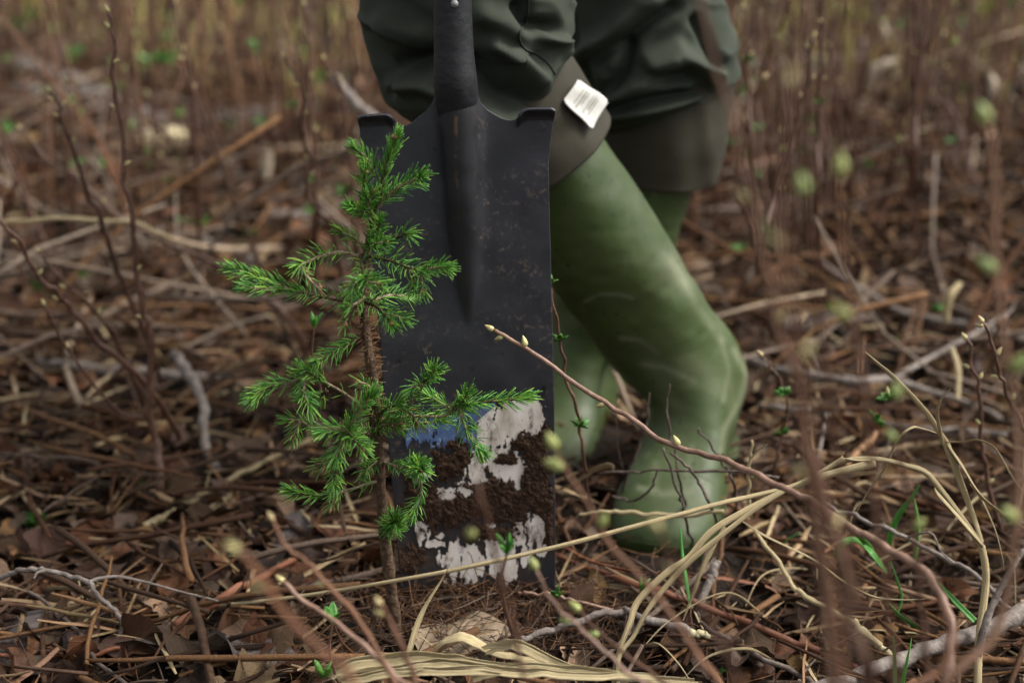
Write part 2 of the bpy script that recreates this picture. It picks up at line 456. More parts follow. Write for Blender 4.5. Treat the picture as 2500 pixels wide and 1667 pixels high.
def blade_material():
    m = bpy.data.materials.new('painted_steel'); m.use_nodes = True
    N, L, b = nodes(m)
    tc = N.new('ShaderNodeTexCoord')
    ob = tc.outputs['Object']
    sep = N.new('ShaderNodeSeparateXYZ'); L.new(tc.outputs['UV'], sep.inputs[0])
    uu, vv = sep.outputs[0], sep.outputs[1]
    base = ramp(N, [(.3, (.014, .0145, .019)), (.55, (.022, .0225, .029)), (.75, (.032, .032, .040))])
    L.new(noise(N, L, ob, 16, 6), base.inputs[0])
    c = base.outputs[0]
    # brown specks and rubbed paint
    sp = ramp(N, [(.55, 0.0), (.66, .85)]); L.new(noise(N, L, ob, 150, 4, .7), sp.inputs[0])
    sa = ramp(N, [(.42, 0.0), (.60, 1.0)]); L.new(noise(N, L, ob, 22, 3), sa.inputs[0])
    c = layer(N, L, c, mul(N, L, sp.outputs[0], sa.outputs[0]), (.105, .078, .062))
    pits = ramp(N, [(.68, 0.0), (.74, .9)]); L.new(noise(N, L, ob, 95, 2, .5), pits.inputs[0])
    c = layer(N, L, c, pits.outputs[0], (.006, .006, .008))
    # rust down the socket ridge
    ru = ramp(N, [(.0, 0.0), (.485, 0.0), (.50, 1.0), (.515, 0.0)]); L.new(uu, ru.inputs[0])
    rv = ramp(N, [(.02, .9), (.16, .7), (.24, 0.0)]); L.new(vv, rv.inputs[0])
    rn = ramp(N, [(.45, 0.0), (.62, 1.0)]); L.new(noise(N, L, ob, 70, 4), rn.inputs[0])
    c = layer(N, L, c, mul(N, L, mul(N, L, ru.outputs[0], rv.outputs[0]), rn.outputs[0]), (.16, .085, .05))
    # shade of the socket ridge put into the colour, fading towards the flats
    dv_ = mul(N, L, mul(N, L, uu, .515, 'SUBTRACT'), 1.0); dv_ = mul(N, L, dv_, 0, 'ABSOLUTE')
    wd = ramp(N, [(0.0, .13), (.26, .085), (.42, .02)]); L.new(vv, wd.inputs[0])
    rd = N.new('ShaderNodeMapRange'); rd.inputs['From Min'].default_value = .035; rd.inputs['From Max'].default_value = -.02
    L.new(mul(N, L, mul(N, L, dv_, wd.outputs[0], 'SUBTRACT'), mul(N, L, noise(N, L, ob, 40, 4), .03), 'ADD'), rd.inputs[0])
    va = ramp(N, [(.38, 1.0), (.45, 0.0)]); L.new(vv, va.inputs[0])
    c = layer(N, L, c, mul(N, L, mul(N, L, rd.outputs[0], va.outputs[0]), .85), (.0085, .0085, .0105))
    c = layer(N, L, c, mul(N, L, mul(N, L, ru.outputs[0], rv.outputs[0]), rn.outputs[0]), (.13, .070, .042))
    # long scratches, worn edges and the scoured lower third
    st = ramp(N, [(.57, 0.0), (.72, .8)]); L.new(noise(N, L, ob, 60, 5, .7, (1, 1, .09)), st.inputs[0])
    lo = ramp(N, [(.48, 0.0), (.72, .75)]); L.new(vv, lo.inputs[0])
    ed = ramp(N, [(.84, 0.0), (.96, 1.0)]); L.new(uu, ed.inputs[0])
    wear = mul(N, L, lo.outputs[0], mul(N, L, ed.outputs[0], .25, 'ADD'))
    c = layer(N, L, c, mul(N, L, st.outputs[0], wear), (.17, .135, .115))
    mud = ramp(N, [(.45, 0.0), (.65, .7)]); L.new(noise(N, L, ob, 30, 6, .65), mud.inputs[0])
    lm = ramp(N, [(.60, 0.0), (.80, 1.0)]); L.new(vv, lm.inputs[0])
    c = layer(N, L, c, mul(N, L, mud.outputs[0], lm.outputs[0]), (.055, .036, .026))
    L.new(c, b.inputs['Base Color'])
    rr = ramp(N, [(.3, .38), (.7, .58)]); L.new(noise(N, L, ob, 26, 5), rr.inputs[0])
    L.new(rr.outputs[0], b.inputs['Roughness'])
    b.inputs['Specular IOR Level'].default_value = .46
    bp = N.new('ShaderNodeBump'); bp.inputs['Strength'].default_value = .35; bp.inputs['Distance'].default_value = .0012
    L.new(noise(N, L, ob, 45, 7, .6), bp.inputs['Height']); L.new(bp.outputs[0], b.inputs['Normal'])
    return m

def boot_material():
    m = bpy.data.materials.new('green_rubber'); m.use_nodes = True
    N, L, b = nodes(m)
    tc = N.new('ShaderNodeTexCoord')
    ob = tc.outputs['Object']
    base = ramp(N, [(.3, (.021, .037, .007)), (.55, (.033, .054, .0115)), (.75, (.045, .067, .017))])
    L.new(noise(N, L, ob, 7, 4), base.inputs[0])
    c = base.outputs[0]
    du = ramp(N, [(.47, 0.0), (.74, .32)]); L.new(noise(N, L, ob, 11, 6, .68), du.inputs[0])      # dried dust
    c = layer(N, L, c, du.outputs[0], (.085, .085, .048))
    st = ramp(N, [(.58, 0.0), (.72, .40)]); L.new(noise(N, L, ob, 30, 5, .7, (1, 1, .18)), st.inputs[0])
    c = layer(N, L, c, st.outputs[0], (.13, .15, .09))
    sca = N.new('ShaderNodeAttribute'); sca.attribute_name = 'scuff'
    c = layer(N, L, c, sca.outputs['Fac'], (.125, .138, .082))
    sp = ramp(N, [(.67, 0.0), (.72, .85)]); L.new(noise(N, L, ob, 120, 2, .5), sp.inputs[0])
    c = layer(N, L, c, sp.outputs[0], (.010, .016, .005))
    L.new(c, b.inputs['Base Color'])
    rr = ramp(N, [(.3, .44), (.7, .72)]); L.new(noise(N, L, ob, 18, 5), rr.inputs[0])
    L.new(rr.outputs[0], b.inputs['Roughness'])
    b.inputs['Specular IOR Level'].default_value = .38
    bp = N.new('ShaderNodeBump'); bp.inputs['Strength'].default_value = .3; bp.inputs['Distance'].default_value = .003
    L.new(noise(N, L, ob, 24, 4, .5), bp.inputs['Height']); L.new(bp.outputs[0], b.inputs['Normal'])
    return m

def sticker_material():
    m = bpy.data.materials.new('torn_sticker'); m.use_nodes = True
    N, L, b = nodes(m)
    tc = N.new('ShaderNodeTexCoord')
    ob = tc.outputs['Object']
    sep = N.new('ShaderNodeSeparateXYZ'); L.new(tc.outputs['UV'], sep.inputs[0])
    base = ramp(N, [(.32, (.40, .34, .29)), (.5, (.64, .58, .53)), (.7, (.76, .72, .68))])
    L.new(noise(N, L, ob, 60, 6, .65, (1, 1, .4)), base.inputs[0])
    c = base.outputs[0]
    blue = N.new('ShaderNodeMath'); blue.operation = 'GREATER_THAN'; blue.inputs[1].default_value = .5
    L.new(sep.outputs[0], blue.inputs[0])
    bl = ramp(N, [(.3, (.045, .085, .20)), (.58, (.075, .135, .29)), (.68, (.30, .36, .46))])
    L.new(noise(N, L, ob, 130, 5, .7), bl.inputs[0])
    c = layer(N, L, c, blue.outputs[0], bl.outputs[0])
    di = ramp(N, [(.53, 0.0), (.66, .9)]); L.new(noise(N, L, ob, 85, 5, .7, (1, 1, .5)), di.inputs[0])
    c = layer(N, L, c, di.outputs[0], (.075, .045, .032))
    L.new(c, b.inputs['Base Color'])
    b.inputs['Roughness'].default_value = .55
    return m

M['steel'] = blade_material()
M['rubber'] = boot_material()
M['sticker'] = sticker_material()

# ================================================================== ground
def build_ground():
    ys = np.concatenate([np.linspace(-3, .6, 14)[:-1], np.arange(.6, 2.2, .0075), np.geomspace(2.2, 70, 90)])
    nx = 300
    mb = MB()
    s = np.linspace(-1, 1, nx)
    s = 0.55 * s + 0.45 * s ** 3
    half = np.where(ys < .6, 1.6 + (.6 - ys) * .8, 1.0 + ys * 1.0)
    X = half[:, None] * s[None, :]
    Y = np.repeat(ys[:, None], nx, 1)
    Z = gh(X, Y)
    Z = Z + 0.0045 * fbm(X * 38, Y * 38, 0, 3, 40) * sstep(6, 2, Y)
    V = np.stack([X, Y, Z], -1).reshape(-1, 3)
    i = np.arange(len(ys) - 1)[:, None] * nx + np.arange(nx - 1)[None, :]
    F = np.stack([i, i + 1, i + nx + 1, i + nx], -1).reshape(-1, 4)
    mb.add(V, F.tolist())
    return mb.obj('ground', M['soil'], kind='structure', label='dark forest soil under leaf litter and fallen twigs')
ground = build_ground()

# ================================================================== spade
SP0 = P(1170, 1505, 1.165)                              # where the blade enters the soil
SP1 = P(1113, 285, 1.200)                               # the middle of the treads, leaning away
sp_across = Vector((1, 0.02, 0)).normalized()
sp_n = sp_across.cross((SP1 - SP0).normalized()).normalized()
if sp_n.y > 0: sp_n = -sp_n                             # towards the camera

def on_blade(u, v, off=0.0):
    d = ray(u, v)
    o = Vector((0, 0, CAM_H))
    t = (SP0 - o).dot(sp_n) / d.dot(sp_n)
    return o + d * t + sp_n * off

LEFT = [(283, 877), (339, 880), (833, 929), (933, 935), (1223, 961), (1472, 981), (1640, 995)]
RIGHT = [(266, 1352), (286, 1352), (402, 1339), (536, 1342), (688, 1346), (974, 1353), (1389, 1356), (1640, 1357)]
def edge(tab, v):
    return float(np.interp(v, [a for a, _ in tab], [b for _, b in tab]))
def topline(u):                                          # outline of the blade's top edge
    xs = [870, 885, 945, 957, 970, 986, 1003, 1022, 1040, 1056, 1074, 1156, 1174, 1190, 1210, 1228, 1244, 1258, 1268, 1278, 1290, 1344, 1356]
    vs = [292, 282, 279, 286, 300, 308, 302, 286, 272, 250, 200, 200, 250, 268, 281, 290, 294, 292, 282, 270, 266, 265, 274]
    return float(np.interp(u, xs, vs))
def ridge(u, v):                                         # height of the socket ridge above the flat of the blade
    c = np.interp(v, [190, 800], [1115, 1146])
    w = np.interp(v, [190, 300, 560, 700, 790], [52, 50, 42, 26, 6])
    R = np.interp(v, [190, 235, 262, 400, 600, 790], [.0140, .0165, .0175, .0160, .0085, 0])
    d = abs(u - c) / max(w, 1)
    core = math.sqrt(max(0, 1 - d * d)) if d < .86 else max(0, .51 * math.exp(-(d - .86) * 4.2))
    return float(R * core)

def blade_height(u, v):
    n = ridge(u, v)
    n += .0025 * ((u - 1115) / 235.0) ** 2               # slight dish
    if u < 962 or u > 1264:                              # the treads roll forward
        s = max(0.0, v - topline(u)) / 2840.0
        R = .0075
        if s < R * 1.4:
            n += R * (1 - math.sin(min(1, s / (R * 1.4)) * math.pi / 2)) * 1.5
    return n

def build_spade():
    base = Vector((SP0.x, SP0.y, float(gh(SP0.x, SP0.y))))
    root = empty('spade', base, 'black steel spade with a torn white sticker and caked soil, stuck upright in the ground', 'spade')
    mb = MB()
    A, R = 150, 170
    tt = np.concatenate([np.linspace(0, .035, 26)[:-1], np.linspace(.035, 1, R - 25)])
    V, uv = [], []
    for t in tt:
        for a in np.linspace(0, 1, A):
            u = edge(LEFT, 400) + (edge(RIGHT, 400) - edge(LEFT, 400)) * a
            for _ in range(3):
                v = topline(u) + (1640 - topline(u)) * t
                u = edge(LEFT, v) + (edge(RIGHT, v) - edge(LEFT, v)) * a
            dent = .0007 * float(vnoise(u / 60, v / 60, 0, 3))
            V.append(on_blade(u, v, blade_height(u, v) + dent)); uv.append((a, t + 1e-4))
    i = np.arange(len(tt) - 1)[:, None] * A + np.arange(A - 1)[None, :]
    F = np.stack([i, i + A, i + A + 1, i + 1], -1).reshape(-1, 4)
    mb.add([tuple(p) for p in V], F.tolist(), uv)
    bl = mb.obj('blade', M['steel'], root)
    so = bl.modifiers.new('thick', 'SOLIDIFY'); so.thickness = .0024; so.offset = -1 if True else 0
    # socket, shaft and rivet
    def ax(u, v): return on_blade(u, v, .004)
    pts = [on_blade(1123, 400, -.022), on_blade(1119, 320, -.010), on_blade(1116, 260, -.001), on_blade(1112, 200, .0035), ax(1108, 120), ax(1105, 0), ax(1101, -160)]
    p = catmull(pts, 30)
    rr = interp([.0175, .0178, .0184, .0186, .0166, .0157, .0157], 30)
    V, F, uv = tube_vf(p, rr, 28)
    MB().add(V, F, uv * np.array([1, .05])).obj('socket', M['blackpaint'], root)
    top = on_blade(1090, -160, .004)
    dirn = (Vector(p[-1]) - Vector(p[-6])).normalized()
    q = np.array([Vector(p[-1]) + dirn * s for s in np.linspace(-.02, .62, 20)])
    V, F, uv = tube_vf(q, .0155, 20)
    MB().add(V, F, uv).obj('shaft', M['cutwood'], root)
    e = Vector(q[-1])
    grip = np.array([e + Vector((s, 0, 0)) for s in np.linspace(-.07, .07, 12)])
    V, F, uv = tube_vf(grip, interp([.013, .017, .017, .013], 12), 16)
    MB().add(V, F, uv).obj('grip', M['cutwood'], root)
    rv = Vector(catmull(pts, 200)[int(200 * .795)])
    rv = on_blade(1111, 9, .0205)
    V, F, uv = ellipsoid_vf(rv - sp_n * .003, sp_n, .0045, .0034, 5, 10, 0)
    MB().add(V, F, uv).obj('rivet', M['rivet'], root)
    # ---- torn sticker: a film whose missing pieces are really missing
    def blobs(u, v, L):
        return max(1 - math.hypot((u - a) / b, (v - c) / d) for a, c, b, d in L)
    keep = [(1245, 1030, 62, 58), (1290, 1020, 34, 60), (1190, 1060, 50, 40), (1030, 1045, 42, 42), (1105, 1045, 50, 42), (1180, 1005, 42, 34),
            (1165, 1150, 30, 60), (1200, 1120, 60, 38), (1258, 1150, 52, 26), (1228, 1165, 24, 26), (1262, 1160, 12, 42), (1090, 1205, 40, 16),
            (1145, 1190, 34, 22), (1310, 1285, 30, 52), (1265, 1300, 22, 34), (1325, 1320, 18, 36), (1030, 1290, 17, 30), (1062, 1325, 34, 10), (1075, 1305, 10, 8),
            (1105, 1370, 34, 50), (1145, 1375, 34, 52), (1215, 1360, 32, 44), (1245, 1375, 22, 44), (1205, 1310, 50, 16), (1278, 1355, 14, 34),
            (1085, 1415, 8, 8), (1200, 1280, 14, 6), (1040, 1150, 26, 20)]
    us, vs = np.arange(980, 1345, 1.6), np.arange(975, 1430, 1.9)
    U, W = np.meshgrid(us, vs)
    ns = fbm(U / 9, W / 34, 0, 4, 70) + .5 * fbm(U / 7, W / 9, 0, 3, 75)
    keepm = np.array([[blobs(a, b, keep) for a in us] for b in vs]) + .36 * ns > .05
    idx, V, uv, F = {}, [], [], []
    diag = lambda a, b: (b < 1095 - .0 * a) and (a - 1150) * 55 + (b - 1040) * 65 < 0 or (a < 1165 and b < 1100)
    def vert(r, c):
        if (r, c) not in idx:
            a, b = us[c], vs[r]
            idx[(r, c)] = len(V)
            V.append(tuple(on_blade(a, b, blade_height(a, b) + .0011))); uv.append((.9 if diag(a, b) else .1, b / 2000))
        return idx[(r, c)]
    for r in range(len(vs) - 1):
        for c in range(len(us) - 1):
            if keepm[r, c]:
                F.append((vert(r, c), vert(r + 1, c), vert(r + 1, c + 1), vert(r, c + 1)))
    MB().add(V, F, uv).obj('sticker', M['sticker'], root, label='torn blue and white sticker, mostly scraped off')
    # ---- caked soil: lumps with thickness, thin at their rims
    lumps = [(1215, 1215, 125, 75), (1110, 1130, 62, 58), (1305, 1115, 48, 75), (1045, 1235, 85, 55), (1120, 1240, 110, 55), (1300, 1210, 62, 60),
             (1190, 1290, 70, 34), (1240, 1120, 34, 26), (1330, 1060, 24, 50), (1275, 1085, 34, 22), (985, 1365, 48, 44), (1010, 1180, 40, 50), (1165, 1440, 260, 24), (1340, 1290, 20, 60)]
    us, vs = np.arange(962, 1356, 1.9), np.arange(1030, 1500, 2.1)
    U, W = np.meshgrid(us, vs)
    f = np.array([[blobs(a, b, lumps) for a in us] for b in vs])
    white = np.array([[blobs(a, b, [(1160, 1150, 26, 52), (1225, 1145, 40, 18), (1262, 1170, 10, 36), (1140, 1200, 26, 14), (1090, 1210, 34, 12), (1310, 1285, 24, 42), (1200, 1283, 14, 6)]) for a in us] for b in vs])
    th = f * .9 + .34 * fbm(U / 22, W / 22, 0, 4, 90) + .16 * fbm(U / 6, W / 6, 0, 2, 93) - 1.0 * np.clip(white, 0, 1) - .13
    keepm = th > 0
    hgt = .0002 + .0020 * np.clip(th, 0, .8) * (1 + .55 * fbm(U / 9, W / 9, 0, 3, 95)) + .0012 * np.abs(fbm(U / 4, W / 4, 0, 2, 97))
    hgt = hgt * sstep(0, .12, th) + .0002
    idx, V, F = {}, [], []
    def vert2(r, c):
        if (r, c) not in idx:
            idx[(r, c)] = len(V)
            V.append(tuple(on_blade(us[c], vs[r], blade_height(us[c], vs[r]) + .0016 + float(hgt[r, c]))))
        return idx[(r, c)]
    for r in range(len(vs) - 1):
        for c in range(len(us) - 1):
            if keepm[r, c] and edge(LEFT, vs[r]) + 4 < us[c] < edge(RIGHT, vs[r]) - 6:
                F.append((vert2(r, c), vert2(r + 1, c), vert2(r + 1, c + 1), vert2(r, c + 1)))
    MB().add(V, F).obj('caked_soil', M['mud'], root, kind='stuff', label='dark brown soil caked on the blade')
    return root
build_spade()

# ================================================================== person: boots, turned-down cuffs, trousers
def folds(pts, nor, creases, wr=.0015, wsc=18, seed=1):
    """push the surface in and out along crease lines given where they show; wrinkles everywhere"""
    u, v = proj(pts)
    view = nrm(np.array([0, 0, CAM_H]) - pts)
    front = np.clip((nor * view).sum(-1) * 1.6 + .1, 0, 1)
    d = np.zeros(len(pts))
    for path, amp, w in creases:
        q = np.array(path, float)
        best = np.full(len(pts), 1e9)
        for a, b in zip(q[:-1], q[1:]):
            ab = b - a
            t = np.clip(((u - a[0]) * ab[0] + (v - a[1]) * ab[1]) / (ab @ ab), 0, 1)
            best = np.minimum(best, np.hypot(u - a[0] - t * ab[0], v - a[1] - t * ab[1]))
        d += amp * (1.5 if wr > .003 else 1.0) * np.exp(-(best / w) ** 2) * front
    d += wr * fbm(pts[:, 0] * wsc, pts[:, 1] * wsc, pts[:, 2] * wsc * 1.6, 3, seed)
    if wr > .0035:                                                   # sharp little cloth ridges
        rg = 1 - np.abs(fbm(pts[:, 0] * 13 + 4, pts[:, 1] * 13, pts[:, 2] * 26 + pts[:, 0] * 9, 2, seed + 5))
        d += .0028 * np.clip(rg, 0, 1) ** 5
    return pts + nor * d[:, None]

def loft(centres, rx, ry, n=90, sides=96, ref=(1, 0, 0)):
    p = catmull(centres, n)
    T = nrm(np.gradient(p, axis=0))
    X = np.array(ref, float)
    X = nrm(X[None, :] - T * (T @ X)[:, None])
    Y = np.cross(T, X)
    a = np.linspace(0, 2 * math.pi, sides, endpoint=False)
    rx, ry = interp(rx, n), interp(ry, n)
    R = np.cos(a)[None, :, None] * X[:, None, :] * rx[:, None, None] + np.sin(a)[None, :, None] * Y[:, None, :] * ry[:, None, None]
    V = (p[:, None, :] + R).reshape(-1, 3)
    nor = nrm(R).reshape(-1, 3)
    F = []
    for i in range(n - 1):
        for j in range(sides):
            k = (j + 1) % sides
            F.append((i * sides + j, i * sides + k, (i + 1) * sides + k, (i + 1) * sides + j))
    F.append(tuple(range(sides - 1, -1, -1))); F.append(tuple((n - 1) * sides + j for j in range(sides)))
    return V, F, nor

# side profile of a rubber boot in cm: (front or top point, back or bottom point, half width)
PROFILE = [((21.6, 2.6), (21.5, 1.6), 1.2), ((21.2, 3.9), (21.0, .7), 3.0), ((20.0, 5.2), (19.8, .2), 4.3), ((17.5, 6.2), (17.2, 0), 5.2),
           ((14.5, 6.8), (14, 0), 5.5), ((11.5, 7.9), (10.5, 0), 5.3), ((9.2, 9.6), (6.5, .3), 4.9), ((7.6, 11.6), (2.0, .5), 4.6),
           ((6.6, 13.4), (-2.5, .3), 4.8), ((6.1, 15.0), (-5.8, .5), 5.0), ((5.9, 16.8), (-7.6, 2.4), 5.3), ((5.8, 18.5), (-7.8, 5.2), 5.6),
           ((5.8, 20.5), (-7.2, 8.6), 5.9), ((5.9, 23.5), (-6.3, 13.0), 6.1), ((6.2, 28), (-6.0, 20), 6.2), ((6.4, 32), (-6.1, 26), 6.4),
           ((6.3, 38), (-6.1, 34), 6.2), ((5.9, 48), (-5.8, 47), 5.8)]

def boot_geometry():
    n, sides = 420, 160
    prof = np.array([(f[0], f[1], b[0], b[1], w) for f, b, w in PROFILE], float) / 100
    q = catmull([tuple(r[:3]) for r in prof], n), catmull([tuple(r[2:5]) for r in prof], n)
    front, back, hw = q[0][:, :2], q[1][:, :2], q[1][:, 2]
    c, h = (front + back) / 2, (front - back) / 2
    a = np.linspace(0, 2 * math.pi, sides, endpoint=False)
    ca, sa = np.cos(a), np.sin(a)
    e = .86                                                # a little squarer than an ellipse
    cx, sx = np.sign(ca) * np.abs(ca) ** e, np.sign(sa) * np.abs(sa) ** e
    V = np.zeros((n, sides, 3))
    V[..., 0] = c[:, None, 0] + h[:, None, 0] * cx
    V[..., 2] = c[:, None, 1] + h[:, None, 1] * cx
    V[..., 1] = hw[:, None] * sx
    # moulded foxing band round the foot and a heel counter, both standing a little proud
    cc = np.stack([c[:, 0], np.zeros(n), c[:, 1]], 1)[:, None, :]
    out = nrm(V - cc)
    foot = (sstep(.24, .17, V[..., 2] + .25 * np.clip(-V[..., 0], 0, 1)) * 1.0)
    band = sstep(.037, .034, V[..., 2]) * .0026
    heel = sstep(-.018, -.022, V[..., 0] + .25 * (V[..., 2] - .05)) * sstep(.115, .108, V[..., 2]) * .0024
    toe = sstep(.128, .131, V[..., 0]) * .0018
    V = V + out * (np.maximum(np.maximum(band, heel), toe) * foot)[..., None]
    V = V.reshape(-1, 3)
    F = []
    for i in range(n - 1):
        for j in range(sides):
            k = (j + 1) % sides
            F.append((i * sides + j, (i + 1) * sides + j, (i + 1) * sides + k, i * sides + k))
    F.append(tuple(range(sides)))
    return V, F

def sole_geometry():
    xs = np.linspace(-9.4, 22.2, 60) / 100
    def half(x):
        x = x * 100
        return float(np.interp(x, [-9.4, -9.0, -7, -3, 2, 7, 12, 15, 18, 20, 21.4, 22.2], [1.0, 3.0, 4.5, 4.9, 4.6, 4.9, 5.7, 6.0, 5.6, 4.6, 2.8, .6])) / 100
    V, F = [], []
    for x in xs:
        w = half(x)
        low = -.028 if x < .03 else (-.016 if x > .055 else -.016 - .012 * (.055 - x) / .025)
        low += .012 * max(0, (x - .15) / .07) ** 2
        top = .009 + .004 * max(0, (x - .17) / .05)
        V += [(x, -w, low), (x, w, low), (x, w + .001, top - .004), (x, w - .002, top), (x, -w + .002, top), (x, -w - .001, top - .004)]
    for i in range(len(xs) - 1):
        for j in range(6):
            k = (j + 1) % 6
            F.append((i * 6 + j, i * 6 + k, (i + 1) * 6 + k, (i + 1) * 6 + j))
    F += [tuple(range(5, -1, -1)), tuple((len(xs) - 1) * 6 + j for j in range(6))]
    return np.array(V), F

def pose_boot(V, ankle, fwd, heel_up, shin, toe_bend=0.0):
    """bend the straight boot at its ankle: the foot keeps its own heading, the shaft follows the shin"""
    fwd = Vector((fwd[0], fwd[1], 0)).normalized()
    side = Vector((0, 0, 1)).cross(fwd)
    Rf = Matrix((fwd, side, Vector((0, 0, 1)))).transposed()
    Rf = Rf @ Matrix.Rotation(heel_up, 3, 'Y')
    z = Vector(shin).normalized()
    x = (fwd - z * fwd.dot(z)).normalized()
    Rs = Matrix((x, z.cross(x), z)).transposed()
    qf, qs = Rf.to_quaternion(), Rs.to_quaternion()
    J = Vector((-.005, 0, .105))
    out = []
    for v in V:
        v = Vector(v)
        d = v.z + .25 * min(0, v.x) - .045
        w = float(sstep(0, .12, d))
        w = w if v.x < .1 else w * float(sstep(.15, .1, v.x))
        r = qf.slerp(qs, w) @ (v - J)
        if toe_bend and v.x > .12:
            pass
        out.append(tuple(Vector(ankle) + r))
    return np.array(out)

def build_person():
    ankA, ankB = P(1692, 938, 1.48), P(1432, 868, 1.70)
    kneeA, kneeB = P(1015, -95, 1.37), P(1692, 20, 1.64)
    root = empty('person', (0.1, 1.5, 0), 'person in dark green trousers and green rubber boots standing behind the spade', 'person')
    V0, F0 = boot_geometry()
    VS, FS = sole_geometry()
    info = {}
    for nm, ank, knee, fwd, up in (('A', ankA, kneeA, (-.28, -.96), math.radians(7)), ('B', ankB, kneeB, (-.36, -.93), math.radians(2))):
        shin = knee - ank
        V = pose_boot(V0, ank, fwd, up, shin)
        mb = MB().add(V, F0)
        me = mb.mesh('boot', M['rubber'])
        # soft creases across the ankle and the instep
        nor = np.zeros((len(me.vertices), 3)); me.vertices.foreach_get('normal', nor.ravel())
        nor = np.array([tuple(x.normal) for x in me.vertices])
        if nm == 'A':
            cr = [([(1420, 752), (1490, 730), (1570, 760)], -.0060, 22), ([(1430, 790), (1510, 775), (1590, 815)], .0050, 18),
                  ([(1480, 850), (1560, 845), (1640, 900)], -.0075, 22), ([(1500, 890), (1580, 885), (1660, 940)], .0055, 16),
                  ([(1530, 935), (1620, 930), (1700, 990)], -.0080, 22), ([(1540, 980), (1630, 980), (1700, 1030)], .0045, 18),
                  ([(1700, 800), (1740, 890), (1735, 990)], -.0060, 18), ([(1660, 720), (1720, 800)], -.0040, 24),
                  ([(1770, 850), (1798, 925), (1782, 1000), (1748, 1075), (1745, 1130)], -.0085, 11), ([(1800, 860), (1825, 930), (1806, 1010), (1775, 1080)], .0060, 9), ([(1545, 1185), (1640, 1205), (1770, 1185)], -.0060, 14), ([(1640, 1020), (1655, 1120)], .0040, 26)]
        else:
            cr = [([(1360, 800), (1420, 820)], -.004, 14), ([(1360, 860), (1430, 880)], .004, 12)]
        V = folds(V, nor, cr, .0018, 16, 3)
        for vx, q in zip(me.vertices, V):
            vx.co = q
        u_, v_ = proj(V)
        at = me.attributes.new('scuff', 'FLOAT', 'POINT')
        sc = np.zeros(len(V))
        if nm == 'A':
            def line(path, w, a):
                q = np.array(path, float); best = np.full(len(V), 1e9)
                for p0, p1 in zip(q[:-1], q[1:]):
                    ab = p1 - p0
                    t = np.clip(((u_ - p0[0]) * ab[0] + (v_ - p0[1]) * ab[1]) / (ab @ ab), 0, 1)
                    best = np.minimum(best, np.hypot(u_ - p0[0] - t * ab[0], v_ - p0[1] - t * ab[1]))
                return a * np.exp(-(best / w) ** 2)
            for path, w, a in [([(1430, 735), (1465, 718), (1510, 718), (1545, 728)], 5, .8), ([(1515, 826), (1560, 830), (1605, 860)], 6, .7), ([(1570, 888), (1620, 896), (1694, 930)], 8, .8),
                               ([(1600, 870), (1640, 960), (1660, 1060), (1640, 1150)], 40, .26), ([(1640, 635), (1668, 680)], 30, .5), ([(1690, 880), (1750, 940)], 30, .35),
                               ([(1793, 855), (1822, 915), (1806, 981), (1768, 1046), (1760, 1100)], 8, .9), ([(1760, 830), (1780, 900), (1765, 980)], 6, .5),
                               ([(1560, 1190), (1620, 1206), (1680, 1200)], 9, .6), ([(1600, 1130), (1600, 1190)], 10, .5), ([(1690, 1090), (1670, 1190)], 8, .5), ([(1640, 640), (1700, 740), (1760, 830)], 12, .45)]:
                sc += line(path, w, a)
        sc *= .55 + .6 * (fbm(V[:, 0] * 45, V[:, 1] * 45, V[:, 2] * 22, 3, 61) * .5 + .5)
        at.data.foreach_set('value', np.clip(sc, 0, 1))
        lab = {'A': 'scuffed green rubber boot with its heel raised', 'B': 'shaded green rubber boot flat on the ground behind'}[nm]
        boot = link('boot', me, root, label=lab)
        if nm == 'A':
            VSs = pose_boot(VS, ank, fwd, up, shin)
        else:
            VSs = pose_boot(VS, ank, fwd, up, shin)
        so = MB().add(VSs, FS).obj('sole', M['rubber'], boot, smooth=False)
        # rubber rand around the heel
        # ---- turned-down cuff around the shaft
        ln = shin.length
        d = shin.normalized()
        if nm == 'A':
            c0, c1 = ank + d * .326, ank + d * .46
            cc = [c0, c0 * .7 + c1 * .3, c0 * .3 + c1 * .7, c1]
            V, F, nor = loft(cc, [.0795, .078, .075, .072], [.079, .078, .074, .071], 50, 80)
            V = folds(V, nor, [([(1420, 330), (1470, 400)], .002, 30), ([(1360, 330), (1450, 300)], -.002, 30)], .0025, 9, 8)
        else:
            c0, c1 = P(1598, 425, 1.665), P(1618, 225, 1.66)
            c1 = c1 + (c1 - c0) * .4
            V, F, nor = loft([c0, c0 * .6 + c1 * .4, c1], [.077, .081, .083], [.075, .078, .078], 50, 80)
            V = folds(V, nor, [([(1640, 300), (1650, 470)], .003, 40), ([(1720, 260), (1735, 440)], .003, 20)], .003, 9, 12)
        cuff = MB().add(V, F[:-2]).obj('cuff', M['cuff'], boot, label='brown turned-down boot cuff')
        sm = cuff.modifiers.new('thick', 'SOLIDIFY'); sm.thickness = .003; sm.offset = -1
